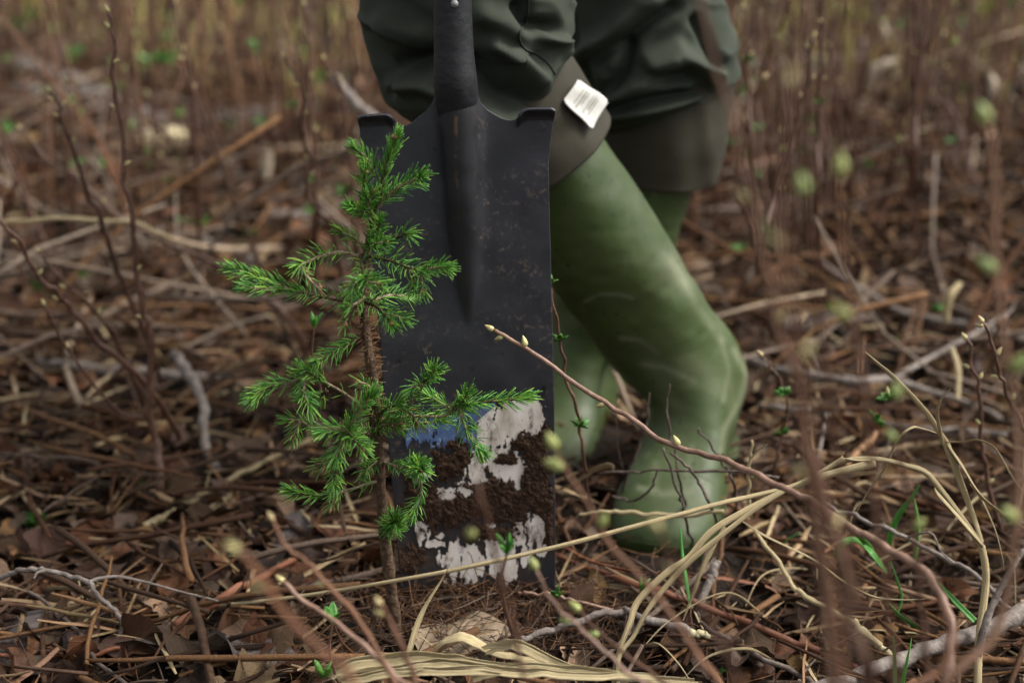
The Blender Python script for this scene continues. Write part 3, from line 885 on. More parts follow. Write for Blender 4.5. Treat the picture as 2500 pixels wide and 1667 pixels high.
        if nm == 'A':
            bvh = BVHTree.FromPolygons([tuple(x) for x in V], F[:-2])
            cs = [(1403, 194), (1481, 254), (1441, 324), (1368, 247)]
            hc = bvh.ray_cast(Vector((0, 0, CAM_H)), ray(1424, 255).normalized())
            ln_ = (hc[1] if hc[1].y < 0 else -hc[1])
            ln_ = (ln_ + Vector((-.12, -.25, .1))).normalized()
            lc = hc[0] + ln_ * .004
            def lab_pt(a, b, off):
                u = (cs[0][0] * (1 - a) + cs[1][0] * a) * (1 - b) + (cs[3][0] * (1 - a) + cs[2][0] * a) * b
                v = (cs[0][1] * (1 - a) + cs[1][1] * a) * (1 - b) + (cs[3][1] * (1 - a) + cs[2][1] * a) * b
                v += 7 * math.sin(a * math.pi * 1.6 + .5) * .8
                o = Vector((0, 0, CAM_H))
                r_ = ray(u, v)
                t = (lc - o).dot(ln_) / r_.dot(ln_)
                return o + r_ * t + ln_ * (off + .0022 * math.sin(a * 4.2 + .6) + .0012 * math.sin(b * 5 + a * 2))
            n = 24
            rr = lambda t: t
            V = [tuple(lab_pt(a, b, .004)) for b in np.linspace(0, 1, n) for a in np.linspace(0, 1, n)]
            F = [(r * n + c, r * n + c + 1, (r + 1) * n + c + 1, (r + 1) * n + c) for r in range(n - 1) for c in range(n - 1)
                 if not ((r in (0, n - 2)) and (c in (0, n - 2)))]
            lb = MB().add(V, F).obj('care_label', M['label'], cuff, label='crumpled white sewn label with faded grey print')
            sm = lb.modifiers.new('thick', 'SOLIDIFY'); sm.thickness = .0012; sm.offset = 0
            mb = MB()
            for k in range(7):
                b0 = .0
                a0 = .20 + k * .088
                if k in (3,): continue
                ks = np.linspace(.2, .72 + .12 * math.sin(k * 2.1), 14)
                VV = [tuple(lab_pt(a0 + da, b, .0058)) for b in ks for da in (0, .028 + .012 * (k % 2))]
                FF = [(2 * i, 2 * i + 1, 2 * i + 3, 2 * i + 2) for i in range(len(ks) - 1)]
                mb.add(VV, FF)
            # print lines belong to the label: same mesh as the label's second part would be a fourth level
            pl = mb.obj('faded_print', M['print'], cuff)
        info[nm] = (ank, knee)
    # ---- trousers, bunched above the cuffs
    cA = [P(1200, 275, 1.375), P(1185, 245, 1.372), P(1168, 190, 1.37), P(1150, 110, 1.37), P(1142, 20, 1.365), P(1130, -80, 1.365), P(1120, -180, 1.39),
          Vector((-.03, 1.47, .76)), Vector((-.01, 1.58, .90)), Vector((.03, 1.66, 1.03))]
    V, F, nor = loft(cA, [.030, .066, .088, .098, .101, .098, .098, .10, .11, .12], [.030, .062, .078, .084, .086, .086, .09, .10, .115, .13], 170, 160)
    cr = [([(985, 165), (1050, 150), (1130, 165)], -.016, 26), ([(960, 205), (1040, 200), (1110, 220)], .010, 20),
          ([(1205, 112), (1260, 140), (1320, 190)], .012, 18), ([(1160, 165), (1230, 195), (1310, 205)], -.017, 22),
          ([(1170, 225), (1240, 245), (1290, 235)], .010, 26), ([(900, 80), (930, 150), (965, 215)], -.010, 16),
          ([(1270, 20), (1290, 60), (1350, 70)], -.012, 18), ([(1330, 90), (1372, 105), (1385, 130)], .009, 14), ([(1100, 260), (1200, 285)], -.012, 16),
          ([(930, 60), (1010, 90)], .006, 30), ([(1180, 40), (1260, 80)], .007, 30)]
    V = folds(V, nor, cr, .0040, 11, 31)
    # let the cloth sag over the cuff
    u, v = proj(V)
    sag = .022 * sstep(120, 240, v) * np.exp(-((u - 1230) / 150) ** 2)
    V[:, 2] -= sag
    tl = MB().add(V, F).obj('trouser_leg', M['cloth'], root)
    # outer seam running down the knee
    seam = [(1290, -20), (1288, 40), (1268, 85), (1280, 118), (1310, 132), (1338, 155), (1356, 182)]
    bvh = BVHTree.FromPolygons([tuple(x) for x in V], F)
    pts = []
    for q in catmull([(a, b, 0) for a, b in seam], 40):
        hit = bvh.ray_cast(Vector((0, 0, CAM_H)), ray(q[0], q[1]).normalized())
        if hit[0] is not None: pts.append(hit[0] + (Vector((0, 0, CAM_H)) - hit[0]).normalized() * .0006)
    if len(pts) > 6:
        VV, FF, uv = tube_vf(np.array([tuple(x) for x in pts]), .0011, 6)
        MB().add(VV, FF).obj('seam', M['jacket'], tl)
    cB = [P(1603, 268, 1.655), P(1592, 228, 1.655), P(1580, 140, 1.655), P(1572, 50, 1.65), P(1565, -60, 1.65), Vector((.155, 1.66, .70)),
          Vector((.15, 1.68, .86)), Vector((.13, 1.69, 1.03))]
    V, F, nor = loft(cB, [.072, .097, .101, .097, .093, .10, .11, .12], [.068, .094, .096, .090, .088, .10, .115, .13], 190, 190)
    cr = [([(1440, 270), (1540, 225), (1640, 150)], .012, 24), ([(1450, 280), (1560, 250), (1740, 225)], -.014, 15), ([(1460, 250), (1520, 180), (1530, 120)], -.012, 20),
          ([(1400, 150), (1500, 80), (1590, 0)], .013, 24), ([(1440, 150), (1540, 90), (1640, 20)], -.010, 18), ([(1590, 150), (1650, 120), (1740, 190)], .012, 18),
          ([(1600, 190), (1680, 185), (1730, 205)], -.010, 18), ([(1700, 50), (1730, 110), (1760, 160)], -.010, 14), ([(1380, 60), (1400, 140), (1430, 240)], -.012, 18),
          ([(1480, 285), (1600, 270), (1745, 235)], .008, 12)]
    V = folds(V, nor, cr, .0045, 11, 53)
    MB().add(V, F).obj('trouser_leg', M['cloth'], root)
    # seat of the trousers and the jacket above the frame
    V, F, nor = loft([Vector((.06, 1.68, .93)), Vector((.055, 1.70, 1.03)), Vector((.05, 1.70, 1.12)), Vector((.05, 1.69, 1.20))],
                     [.15, .19, .185, .17], [.12, .14, .13, .12], 40, 64)
    MB().add(V, F).obj('trouser_seat', M['cloth'], root)
    V, F, nor = loft([Vector((.05, 1.70, 1.06)), Vector((.035, 1.64, 1.22)), Vector((.01, 1.52, 1.38)), Vector((-.01, 1.38, 1.50)), Vector((-.02, 1.30, 1.55))],
                     [.21, .22, .25, .22, .09], [.15, .14, .15, .12, .07], 50, 64)
    V = folds(V, nor, [], .008, 8, 77)
    MB().add(V, F).obj('jacket', M['jacket'], root)
    return root
build_person()

# ================================================================== spruce sapling
C4 = lambda x, y: (500 + x / 2.5294, 280 + y / 2.5294)          # two enlargements the shoots were measured in
C5 = lambda x, y: (500 + x / 2.4122, 850 + y / 2.4122)
SY = 1.105

def needle_mesh(mb, p, T, n, ln, spread, rnd, tipfrac=.2, r=.00052, drop=.0, curl=.35, up_bias=.25, rng_=None, flat=0.0):
    """n needles set spirally round the shoot p"""
    k = len(p)
    g = rng_ or rng
    s = np.sort(g.random(n))
    ang = np.arange(n) * 2.39996 + g.normal(0, .35, n)
    fi = s * (k - 1)
    i0 = np.minimum(fi.astype(int), k - 2)
    f = (fi - i0)[:, None]
    pos = p[i0] * (1 - f) + p[i0 + 1] * f
    t = nrm(T[i0] * (1 - f) + T[i0 + 1] * f)
    refz = np.array([0, 0, 1.0])
    a = nrm(np.cross(t, refz + 1e-4)); b = np.cross(a, t)
    R = np.cos(ang)[:, None] * a + np.sin(ang)[:, None] * b
    R = nrm(R + np.array([0, 0, up_bias]) - t * 0)
    tip = sstep(1 - tipfrac, 1.0, s)
    alpha = spread * (1 - .55 * tip) * g.normal(1, .16, n)
    D = nrm(np.cos(alpha)[:, None] * t + np.sin(alpha)[:, None] * R)
    L = ln * g.normal(1, .14, n) * (1 - .12 * tip)
    bend = nrm(t * curl - refz * drop + g.normal(0, .12, (n, 3)))
    base = pos + R * .0008
    mid = base + D * (L * .5)[:, None]
    D2 = nrm(D + bend * .35)
    end = mid + D2 * (L * .5)[:, None]
    X = nrm(np.cross(D, refz + g.normal(0, .3, (n, 3)))); Y = np.cross(D, X)
    rr = r * g.normal(1, .1, n)
    V = np.zeros((n, 10, 3))
    for j in range(3):
        o = math.cos(j * 2.094) * X + math.sin(j * 2.094) * Y
        V[:, j] = base + o * (rr * .8)[:, None]
        V[:, 3 + j] = mid + o * rr[:, None]
        V[:, 6 + j] = end - D2 * (L * .1)[:, None] + o * (rr * .7)[:, None]
    V[:, 9] = end
    FF = []
    for q in (0, 3):
        for j in range(3):
            m = (j + 1) % 3
            FF.append((q + j, q + m, q + 3 + m, q + 3 + j))
    for j in range(3):
        FF.append((6 + j, 6 + (j + 1) % 3, 9))
    FF = np.array([list(x) + [-1] * (4 - len(x)) for x in FF])
    F = []
    for i in range(n):
        for x in FF:
            F.append(tuple(int(q) + i * 10 for q in x if q >= 0))
    mb.add(V.reshape(-1, 3), F)

def build_spruce():
    tr = [(968, 1605), (962, 1500), (945, 1350), (930, 1200), (922, 1080), (913, 950), (899, 850), (889, 774), (885, 675), (900, 590), (926, 480), (946, 398), (962, 340)]
    pts = [P(u, v, SY) for u, v in tr]
    pts[0] = G(968, 1605, -.02)
    base = G(966, 1590)
    root = empty('spruce_sapling', base, 'young green spruce sapling planted in front of the spade', 'tree')
    p = catmull(pts, 90)
    V, F, uv = tube_vf(p, [.0058, .0054, .005, .0046, .0042, .0037, .0031, .0025, .0019, .0014], 12, .16, 3)
    MB().add(V, F, uv).obj('trunk', M['sprucebark'], root)
    # brown dead needles still on the trunk
    mb = MB()
    T = nrm(np.gradient(p, axis=0))
    needle_mesh(mb, p[30:58], T[30:58], 260, .010, 1.15, 1, .0, .0004, .35, -.2, -.15)
    needle_mesh(mb, p[6:30], T[6:30], 70, .006, 1.2, 1, .0, .0004, .3, -.2, -.1)
    mb.obj('dead_needles', M['deadneedle'], root, kind='stuff')
    # shoots: (points, depth of base, depth of tip, needles per cm, needle length mm, spread, where the needles start, bud)
    SH = [
        (C4, [(1080, 520), (1130, 300), (1182, 140)], 0, -.006, 26, 11, .62, 0, 'big'),
        (C4, [(1050, 380), (1010, 290), (930, 205)], 0, -.012, 24, 11, .75, .05, 's'),
        (C4, [(1060, 580), (1170, 470), (1290, 405), (1335, 385)], 0, -.02, 24, 12, .85, .1, None),
        (C4, [(1020, 600), (985, 460), (984, 350)], 0, -.016, 24, 11, .8, .0, 'cl'),
        (C4, [(1020, 650), (960, 605), (905, 575)], 0, -.02, 26, 11, .7, .0, None),
        (C4, [(1035, 640), (1010, 560), (1040, 480)], 0, -.018, 26, 11, .8, .0, 'cl'),
        (C4, [(1020, 800), (1060, 720), (1080, 660)], 0, -.022, 24, 11, .9, .1, None),
        (C4, [(1000, 850), (1050, 800), (1120, 790)], 0, -.03, 26, 11, .9, .1, 's'),
        (C4, [(990, 830), (920, 760), (835, 722)], 0, -.015, 14, 11, .6, .35, 's'),
        (C4, [(1050, 830), (1170, 772), (1232, 737), (1262, 745)], 0, -.02, 9, 13, .75, .3, None),
        (C4, [(965, 880), (850, 850), (740, 865), (640, 905), (570, 940)], 0, -.035, 13, 12, 1.0, .05, 'cl'),
        (C4, [(590, 930), (640, 1010), (715, 1085)], -.033, -.04, 7, 9, .8, .0, 'brown'),
        (C4, [(930, 1160), (800, 1140), (660, 1110), (560, 1090)], 0, -.03, 12, 12, 1.05, .1, None),
        (C4, [(560, 1090), (440, 1050), (330, 1010), (235, 975), (175, 955)], -.03, -.045, 27, 12, .75, 0, 's'),
        (C4, [(490, 1070), (370, 1075), (250, 1068)], -.032, -.05, 20, 11, .65, .1, 's'),
        (C4, [(965, 865), (970, 930), (985, 1010)], 0, -.045, 8, 11, 1.1, .3, None),
        (C4, [(985, 1005), (1010, 1030), (1085, 1045)], -.045, -.06, 30, 11, .95, 0, 'cl'),
        (C4, [(985, 1010), (930, 1040), (900, 1100)], -.045, -.05, 24, 11, 1.0, 0, None),
        (C4, [(1010, 870), (1090, 890), (1170, 910), (1250, 940), (1335, 965)], 0, -.03, 14, 12, 1.0, .1, None),
        (C4, [(1335, 965), (1430, 945), (1500, 945)], -.03, -.045, 30, 11, .75, 0, None),
        (C4, [(1335, 965), (1340, 1040), (1345, 1095)], -.03, -.04, 14, 10, .8, .1, 'cl'),
        (C4, [(1250, 940), (1290, 1000), (1290, 1060)], -.02, -.03, 12, 11, .9, .1, None),
        (C4, [(930, 1180), (912, 1110), (915, 1060)], 0, -.04, 6, 9, .9, .4, 's'),
        (C4, [(985, 1170), (1100, 1125), (1200, 1115), (1280, 1135)], 0, .03, 18, 11, .8, .15, None),
        (C4, [(985, 1150), (1080, 1200), (1155, 1295)], 0, -.03, 15, 12, .9, .1, 'cl'),
        (C4, [(1110, 1225), (1170, 1240), (1235, 1262)], -.015, -.03, 16, 12, .85, .1, 's'),
        (C4, [(930, 1190), (885, 1250), (860, 1300)], 0, -.02, 12, 10, .7, .1, 'brown'),
        (C4, [(980, 1370), (900, 1400), (830, 1440), (740, 1500), (690, 1535)], 0, -.035, 22, 11, .8, .15, None),
        (C4, [(985, 1120), (960, 1150), (880, 1190)], 0, -.03, 14, 11, .9, .0, None),
        (C5, [(985, 380), (870, 300), (780, 240), (690, 190)], 0, -.03, 2, 9, .9, .3, None),
        (C5, [(690, 190), (620, 150), (560, 120)], -.03, -.045, 22, 12, .85, .0, 's'),
        (C5, [(640, 160), (500, 200), (400, 215), (320, 265), (275, 300)], -.03, -.05, 25, 12, .8, .0, 's'),
        (C5, [(590, 170), (585, 260), (620, 350)], -.035, -.05, 22, 12, .9, .0, None),
        (C5, [(720, 250), (640, 300), (560, 290)], -.03, -.01, 20, 11, .8, .1, None),
        (C5, [(1010, 470), (800, 470), (640, 470), (560, 425), (470, 420)], 0, -.03, 9, 10, .9, .45, None),
        (C5, [(560, 430), (535, 490), (520, 545)], -.03, -.035, 18, 10, .8, .0, 'brown'),
        (C5, [(1020, 520), (930, 500), (840, 490)], 0, -.05, 12, 11, 1.0, .1, 'cl'),
        (C5, [(840, 490), (890, 400), (940, 330), (985, 270)], -.05, -.06, 30, 12, .8, .0, None),
        (C5, [(840, 490), (760, 475), (690, 490)], -.05, -.06, 24, 12, .9, .0, None),
        (C5, [(840, 490), (880, 540), (930, 590)], -.05, -.075, 26, 12, 1.0, .0, 'cl'),
        (C5, [(835, 500), (790, 590), (770, 650)], -.05, -.06, 20, 12, .9, .0, None),
        (C5, [(820, 570), (740, 660), (660, 705)], -.045, -.05, 16, 12, .85, .1, 'brown'),
        (C5, [(790, 620), (765, 740), (760, 820)], -.04, -.06, 22, 11, .9, .0, None),
        (C5, [(1040, 640), (980, 690), (945, 730)], 0, -.02, 24, 11, .95, .1, 's'),
        (C5, [(1050, 770), (950, 800), (860, 830), (700, 865)], 0, -.02, 5, 10, .9, .2, None),
        (C5, [(700, 865), (640, 865), (560, 855), (500, 840)], -.02, -.03, 26, 11, .85, .2, None),
        (C5, [(800, 850), (770, 880), (740, 940)], -.02, -.03, 14, 11, .8, .0, 'brown'),
        (C5, [(1000, 400), (1180, 350), (1260, 260), (1340, 140)], 0, -.03, 9, 11, .8, .25, 'cl'),
        (C5, [(1290, 200), (1340, 150), (1365, 125)], -.025, -.04, 30, 11, .95, .0, None),
        (C5, [(1290, 215), (1240, 215), (1210, 240)], -.025, -.03, 14, 10, .9, .0, None),
        (C5, [(1000, 450), (1200, 400), (1400, 400), (1500, 335)], 0, -.02, 13, 12, .95, .05, None),
        (C5, [(1500, 335), (1540, 325), (1750, 308), (1900, 288)], -.02, -.02, 27, 12, .85, .0, None),
        (C5, [(1450, 360), (1370, 310), (1300, 275)], -.018, -.02, 22, 12, .85, .1, None),
        (C5, [(1500, 345), (1530, 450), (1590, 560), (1625, 610)], -.02, -.03, 25, 12, .85, .05, None),
        (C5, [(1510, 340), (1530, 300), (1545, 265)], -.02, -.03, 20, 11, .9, .0, None),
        (C5, [(1010, 480), (1200, 455), (1400, 425)], 0, .0, 18, 12, 1.05, .05, None),
        (C5, [(1180, 360), (1230, 400), (1250, 450)], -.01, -.02, 14, 11, .8, .0, 'brown'),
        (C5, [(1010, 400), (1080, 350), (1150, 330)], 0, -.02, 18, 11, .85, .0, None),
        (C5, [(1000, 460), (1080, 450), (1160, 440)], 0, -.03, 18, 12, .8, .0, 'brown'),
        (C5, [(1050, 670), (1150, 700), (1250, 690)], 0, -.035, 16, 11, .9, .2, 's'),
        (C5, [(1210, 695), (1250, 700), (1275, 720)], -.03, -.06, 50, 12, 1.15, .0, 's'),
        (C5, [(1260, 720), (1275, 800), (1275, 880)], -.03, -.035, 4, 8, .7, .3, None),
        (C5, [(1275, 880), (1240, 940), (1230, 970)], -.035, -.04, 24, 11, .9, .0, 's'),
        (C5, [(1090, 1080), (1110, 1040), (1120, 1015)], 0, -.03, 60, 12, 1.25, .0, None),
        (C5, [(1000, 300), (960, 220), (900, 200)], 0, -.02, 10, 11, .7, .3, 'brown'),
    ]
    for k, (C, q, d0, d1, dens, ln, spread, start, bud) in enumerate(SH):
        n = len(q)
        pp = catmull([P(*C(x, y), SY + d0 + (d1 - d0) * i / (n - 1)) for i, (x, y) in enumerate(q)], 22)
        length = float(np.linalg.norm(np.diff(pp, axis=0), axis=1).sum())
        V, F, uv = tube_vf(pp, [.0016, .0013, .0009] if length > .03 else [.0013, .0008], 7, .2, k)
        br = MB().add(V, F, uv).obj('branch', M['sprucetwig'] if k % 3 else M['sprucebark'], root)
        T = nrm(np.gradient(pp, axis=0))
        mb = MB()
        i0 = int(start * 18)
        g = np.random.default_rng(100 + k)
        cnt = max(10, int(dens * 100 * length * (1 - start) * .9)); ln = ln * 1.14
        needle_mesh(mb, pp[i0:], T[i0:], cnt, ln / 1000, spread, 1, .3, .00050, .12, .35, .22, g)
        if bud != 'brown':
            needle_mesh(mb, pp[-3:], T[-3:], 11, ln / 1000 * .95, .55, 1, .9, .00054, .0, .3, .1, g)
            mb.obj('needles', M['needle'], br, kind='stuff')
        else:
            mb.obj('needles', M['needle'], br, kind='stuff')
            m2 = MB()
            needle_mesh(m2, pp, T, int(cnt * .6), ln / 1000 * .9, spread * .8, 1, .3, .00045, .2, .2, 0, g)
            m2.obj('dead_needles', M['deadneedle'], br, kind='stuff')
        nb = {None: 0, 's': 1, 'big': 4, 'cl': 6, 'brown': 3}[bud]
        if nb:
            mb = MB()
            for j in range(nb):
                dv = T[-1] + (g.normal(0, .55, 3) if nb > 1 else 0)
                a = pp[-1] - T[-1] * .002 * (j > 0)
                L = .0042 if bud != 'big' else .0062
                V, F, uv = ellipsoid_vf(a, dv, L * g.uniform(.8, 1.2), .0014 if bud != 'big' else .0021, 5, 7, .7)
                mb.add(V, F)
            mb.obj('bud', M['budbrown'], br)
build_spruce()

# ================================================================== plants and sticks one can tell apart
def pts3(q):
    """(u, v, y): in the air y metres away; (u, v): lying on the ground; (u, v, 'h', z): z metres above it"""
    out = []
    for a in q:
        if len(a) == 2: out.append(G(a[0], a[1], .018))
        elif a[2] == 'h': out.append(G(a[0], a[1], a[3] + .012))
        else: out.append(P(*a))
    return out

def bud_mesh(length, rad, m):
    V, F, uv = ellipsoid_vf((0, 0, 0), (0, 0, 1), length * 1.15, rad * .92, 7, 8, 1.2)
    return MB().add(V, F).mesh('bud', m)
BUD = bud_mesh(.0075, .0026, M['bud'])
BUDG = bud_mesh(.0105, .0040, M['budgreen'])

def leaf_tuft_mesh(seed):
    """a few just-opened pointed leaves"""
    g = np.random.default_rng(seed)
    mb = MB()
    for k in range(4):
        a = k * 1.57 + g.normal(0, .3)
        out = np.array([math.cos(a), math.sin(a), 0]) * g.uniform(.35, .75)
        L = g.uniform(.009, .014)
        p = np.array([np.array([0, 0, 0]) + (out * s + np.array([0, 0, 1]) * s * (1 - .25 * s)) * L for s in np.linspace(0, 1, 7)])
        V, F, uv = ribbon_vf(p, np.array([.12, .34, .46, .42, .28, .03]) * L, g.normal(0, .3), .3, g.uniform(0, 3), thick=.0003)
        mb.add(V, F, uv)
    return mb.mesh('leaf_tuft', M['newleaf'])
TUFTS = [leaf_tuft_mesh(s) for s in range(4)]

def put(name, data, parent, loc, axis, scale=1.0, roll=0.0):
    o = bpy.data.objects.new(name, data)
    COL.objects.link(o)
    o.parent = parent
    q = Vector(axis).to_track_quat('Z', 'Y') @ Quaternion((0, 0, 1), roll)
    o.matrix_parent_inverse = Matrix.Identity(4)
    o.location = Vector(loc) - parent.location
    o.rotation_mode = 'QUATERNION'
    o.rotation_quaternion = q
    o.scale = (scale,) * 3
    return o

def shoot(label, q, r, m, buds=(), tufts=(), side=(), group='bare shrub shoots', name='shrub_shoot', cat='shoot', bscale=1.0, tip=True, green=False, seed=0, wob=.002):
    """an upright woody shoot: stem, side twigs, buds and opening leaves (given as fractions of its length from the tip)"""
    if group == G2:                                          # nearer the lens, and rooted in the ground below the frame
        f = .80 if not seed in (79, 80, 81, 82, 84) else .86
        q = [(a[0], a[1], a[2] * f) for a in q]
        r = [x * (.74 if f < .85 else .85) for x in r]
        bscale = bscale * .78
    p3 = pts3(q)
    if group == G2:
        e = p3[-1] + (p3[-1] - p3[-2]) * .6
        p3.append(Vector((e.x, e.y, max(.05, e.z * .5)))); p3.append(Vector((e.x + .01, e.y + .02, float(gh(e.x, e.y)) - .01)))
    pp = catmull(p3, max(24, 7 * len(p3)))
    g = np.random.default_rng(seed + 900)
    n = len(pp)
    if group == G1: r = [x * 1.3 for x in r]
    pp[:, 0] += wob * vnoise(np.arange(n) * .45, seed, 0, 7) ; pp[:, 2] += wob * vnoise(np.arange(n) * .45, seed, 0, 8)
    b = pp[-1]
    root = empty(name, (b[0], b[1], b[2]), label, cat, group)
    V, F, uv = tube_vf(pp, r, 9, .12, seed)
    MB().add(V, F, uv).obj('stem', m, root)
    T = nrm(np.gradient(pp, axis=0))
    for s in side:
        sp = catmull(pts3(s), 22)
        V, F, uv = tube_vf(sp, [r[0] * .8, r[0] * 1.1], 8, .12, seed + 1)
        MB().add(V, F, uv).obj('side_twig', m, root)
        TT = nrm(np.gradient(sp, axis=0))
        for f in (0.0, .3, .6):
            i = int(f * 21)
            put('bud', BUDG if green else BUD, root, sp[i], -TT[i] + g.normal(0, .35, 3) * (f > 0), bscale * .9, g.uniform(0, 6))
    if tip:
        put('bud', BUDG if green else BUD, root, pp[0], -T[0], bscale, 0)
    sg = 1
    for f in buds:
        i = min(n - 1, int(f * (n - 1)))
        sg = -sg
        w = nrm(np.cross(T[i], (0, 1, 0))) * sg
        put('bud', BUDG if green else BUD, root, pp[i] + w * r[0] * .7, w * .9 - T[i] * .9 + np.array([0, g.normal(0, .3), 0]), bscale * g.uniform(.85, 1.1), g.uniform(0, 6))
    for f in tufts:
        i = min(n - 1, int(f * (n - 1)))
        for sg in (-1, 1):
            w = nrm(np.cross(T[i], (0, 1, 0))) * sg
            put('leaf_tuft', TUFTS[int(g.integers(4))], root, pp[i], w * .8 - T[i] * .8, g.uniform(.8, 1.1) * bscale, g.uniform(0, 6))
    return root

def stick(name, label, cat, q, r, m, forks=(), group=None, sides=9, knob=.2, seed=0, wob=.0025, nodes_=True):
    pp = catmull(pts3(q), max(26, 8 * len(q)))
    n = len(pp)
    pp[:, 0] += wob * vnoise(np.arange(n) * .4, seed + .5, 0, 17); pp[:, 2] += wob * vnoise(np.arange(n) * .4, seed + .5, 0, 18)
    rr = interp(r, n)
    if nodes_:
        rr = rr * (1 + .28 * np.clip(vnoise(np.arange(n) * .8, seed + 3.3, 0, 4) - .35, 0, 1) * 2)
    mb = MB()
    V, F, uv = tube_vf(pp, rr, sides, knob, seed)
    if not forks:
        return mb.add(V, F, uv).obj(name, m, label=label, cat=cat, group=group)
    root = empty(name, tuple(pp[len(pp) // 2]), label, cat, group)
    mb.add(V, F, uv).obj('stem', m, root)
    for k, s in enumerate(forks):
        sp = catmull(pts3(s), max(18, 7 * len(s)))
        V, F, uv = tube_vf(sp, [r[0] * .75, r[0] * .35], 8, knob, seed + k + 1)
        MB().add(V, F, uv).obj('fork', m, root)
    return root

def grass(name, label, q, w, m, twist=0.0, tw0=0.0, keel=.25, group=None, parent=None, cat='grass', n=None, wob=.0):
    pp = catmull(pts3(q), n or max(30, 9 * len(q)))
    if wob: pp[:, 2] += wob * vnoise(np.arange(len(pp)) * .35, w[0] * 999, 0, 3)
    V, F, uv = ribbon_vf(pp, w, twist, keel, tw0)
    if parent is not None:
        return MB().add(V, F, uv).obj(name, m, parent)
    return MB().add(V, F, uv).obj(name, m, label=label, cat=cat, group=group)

G1, G2, G3 = 'bare shoots with pale buds', 'blurred shoots close to the lens', 'green-tipped shoots'
ST, SP_ = M['stem'], M['stempale']
# --- left side
shoot('tall thin brown shoot with alternate buds, tallest on the left of the picture',
      [(266, 34, 1.46), (280, 106, 1.46), (276, 207, 1.46), (300, 319, 1.46), (303, 436, 1.455), (324, 547, 1.45), (332, 664, 1.45), (351, 760, 1.45), (372, 834, 1.45), (362, 993, 1.45), (383, 1089, 1.45), (390, 1195)],
      [.0013, .0018, .0024, .0030, .0036], ST, (.06, .14, .24, .34, .43, .55, .66), (), [[(109, 745, 1.40), (154, 834, 1.41), (239, 951, 1.43), (298, 1009, 1.445), (358, 1017, 1.45)]], G1, seed=1)
shoot('leaning brown shoot with pale buds, just left of the tallest shoot',
      [(120, 223, 1.62), (146, 262, 1.62), (152, 300, 1.62), (186, 383, 1.63), (207, 463, 1.64), (242, 519, 1.65), (266, 601, 1.66), (300, 690, 1.68), (345, 800, 1.70), (400, 940)],
      [.0014, .002, .0026, .003], ST, (.06, .12, .2, .3, .42), (), (), G1, seed=2)
shoot('slanting bare shoot coming in from the left frame edge',
      [(-20, 530, 1.40), (48, 585, 1.41), (82, 660, 1.42), (138, 712, 1.43), (160, 739, 1.44), (213, 798, 1.45), (245, 840, 1.46), (319, 900, 1.48), (400, 1000, 1.52), (440, 1075)],
      [.0016, .002, .0026, .003], ST, (.12, .25, .4), (), (), G1, seed=3)
shoot('slanting bare shoot under the horizontal straw on the left',
      [(96, 614, 1.52), (154, 691, 1.52), (207, 734, 1.53), (260, 787, 1.54), (290, 834, 1.55), (330, 930, 1.58), (370, 1020)],
      [.0013, .0018, .0024], ST, (.2, .45), (), (), G1, seed=4)
shoot('soft-focus shoot with pale buds beside the left spade tread',
      [(697, 141, 1.72), (739, 229, 1.72), (734, 303, 1.73), (761, 394, 1.74), (747, 457, 1.74), (771, 511, 1.75), (805, 545, 1.76), (830, 640, 1.78), (845, 760, 1.8), (850, 870)],
      [.0013, .0019, .0026, .003], ST, (.1, .2, .32, .4), (), (), G1, seed=5)
shoot('long brown diagonal shoot crossing the pale straw on the left',
      [(48, 314, 1.9), (125, 397, 1.88), (191, 436, 1.86), (287, 532, 1.84), (330, 553, 1.83), (425, 601, 1.82), (548, 654, 1.81), (640, 720, 1.80), (720, 800, 1.8), (760, 900)],
      [.0014, .002, .0026, .003], ST, (.12, .3), (), (), G1, seed=6)
shoot('soft-focus shoot right of the tallest left shoot, near the top', [(425, 8, 2.1), (440, 100, 2.1), (455, 160, 2.1), (470, 230, 2.1), (478, 330, 2.1), (482, 480, 2.12), (490, 640, 2.15), (495, 750)], [.0016, .0022, .003, .0036], ST, (.14, .2, .26, .4), (), (), G1, seed=7)
shoot('faint budded shoot above the large green clump', [(362, 235, 2.4), (378, 330, 2.4), (388, 430, 2.4), (402, 560, 2.4), (420, 640)], [.0016, .0026, .0034], ST, (.2, .4), (), (), G1, seed=8)
shoot('upright budded shoot left of the trousers', [(745, 10, 2.0), (752, 130, 2.0), (758, 260, 2.0), (768, 400, 2.0), (772, 520, 2.02), (775, 680)], [.0016, .0022, .003, .0036], ST, (.15, .3, .38, .5), (), (), G1, seed=9)
shoot('short budded shoot curving beside the left tread', [(795, 148, 1.9), (825, 195, 1.9), (836, 240, 1.9), (848, 320, 1.9), (862, 440, 1.9), (870, 620, 1.9), (872, 740)], [.0014, .002, .003], ST, (.12, .2, .35), (), (), G1, seed=10)
shoot('dark upright shoot right of the trousers', [(1817, 20, 1.95), (1822, 120, 1.95), (1826, 230, 1.95), (1835, 420, 1.95), (1840, 650)], [.0018, .0026, .0034], ST, (.1, .3), (.35,), (), G1, seed=11)
shoot('leaning dark shoot in the right thicket', [(1982, 95, 1.8), (1976, 181, 1.8), (1955, 260, 1.8), (1934, 330, 1.8), (1891, 479, 1.8), (1860, 600, 1.8), (1850, 700)], [.0016, .0024, .0034], ST, (.05, .2, .3), (), (), G1, seed=12)
shoot('straight dark shoot in the right thicket', [(2010, -20, 1.9), (2006, 120, 1.9), (2003, 200, 1.9), (1998, 330, 1.9), (1996, 500, 1.9), (2000, 680)], [.0018, .0026, .0034], ST, (.1, .4), (.5,), (), G1, seed=13)
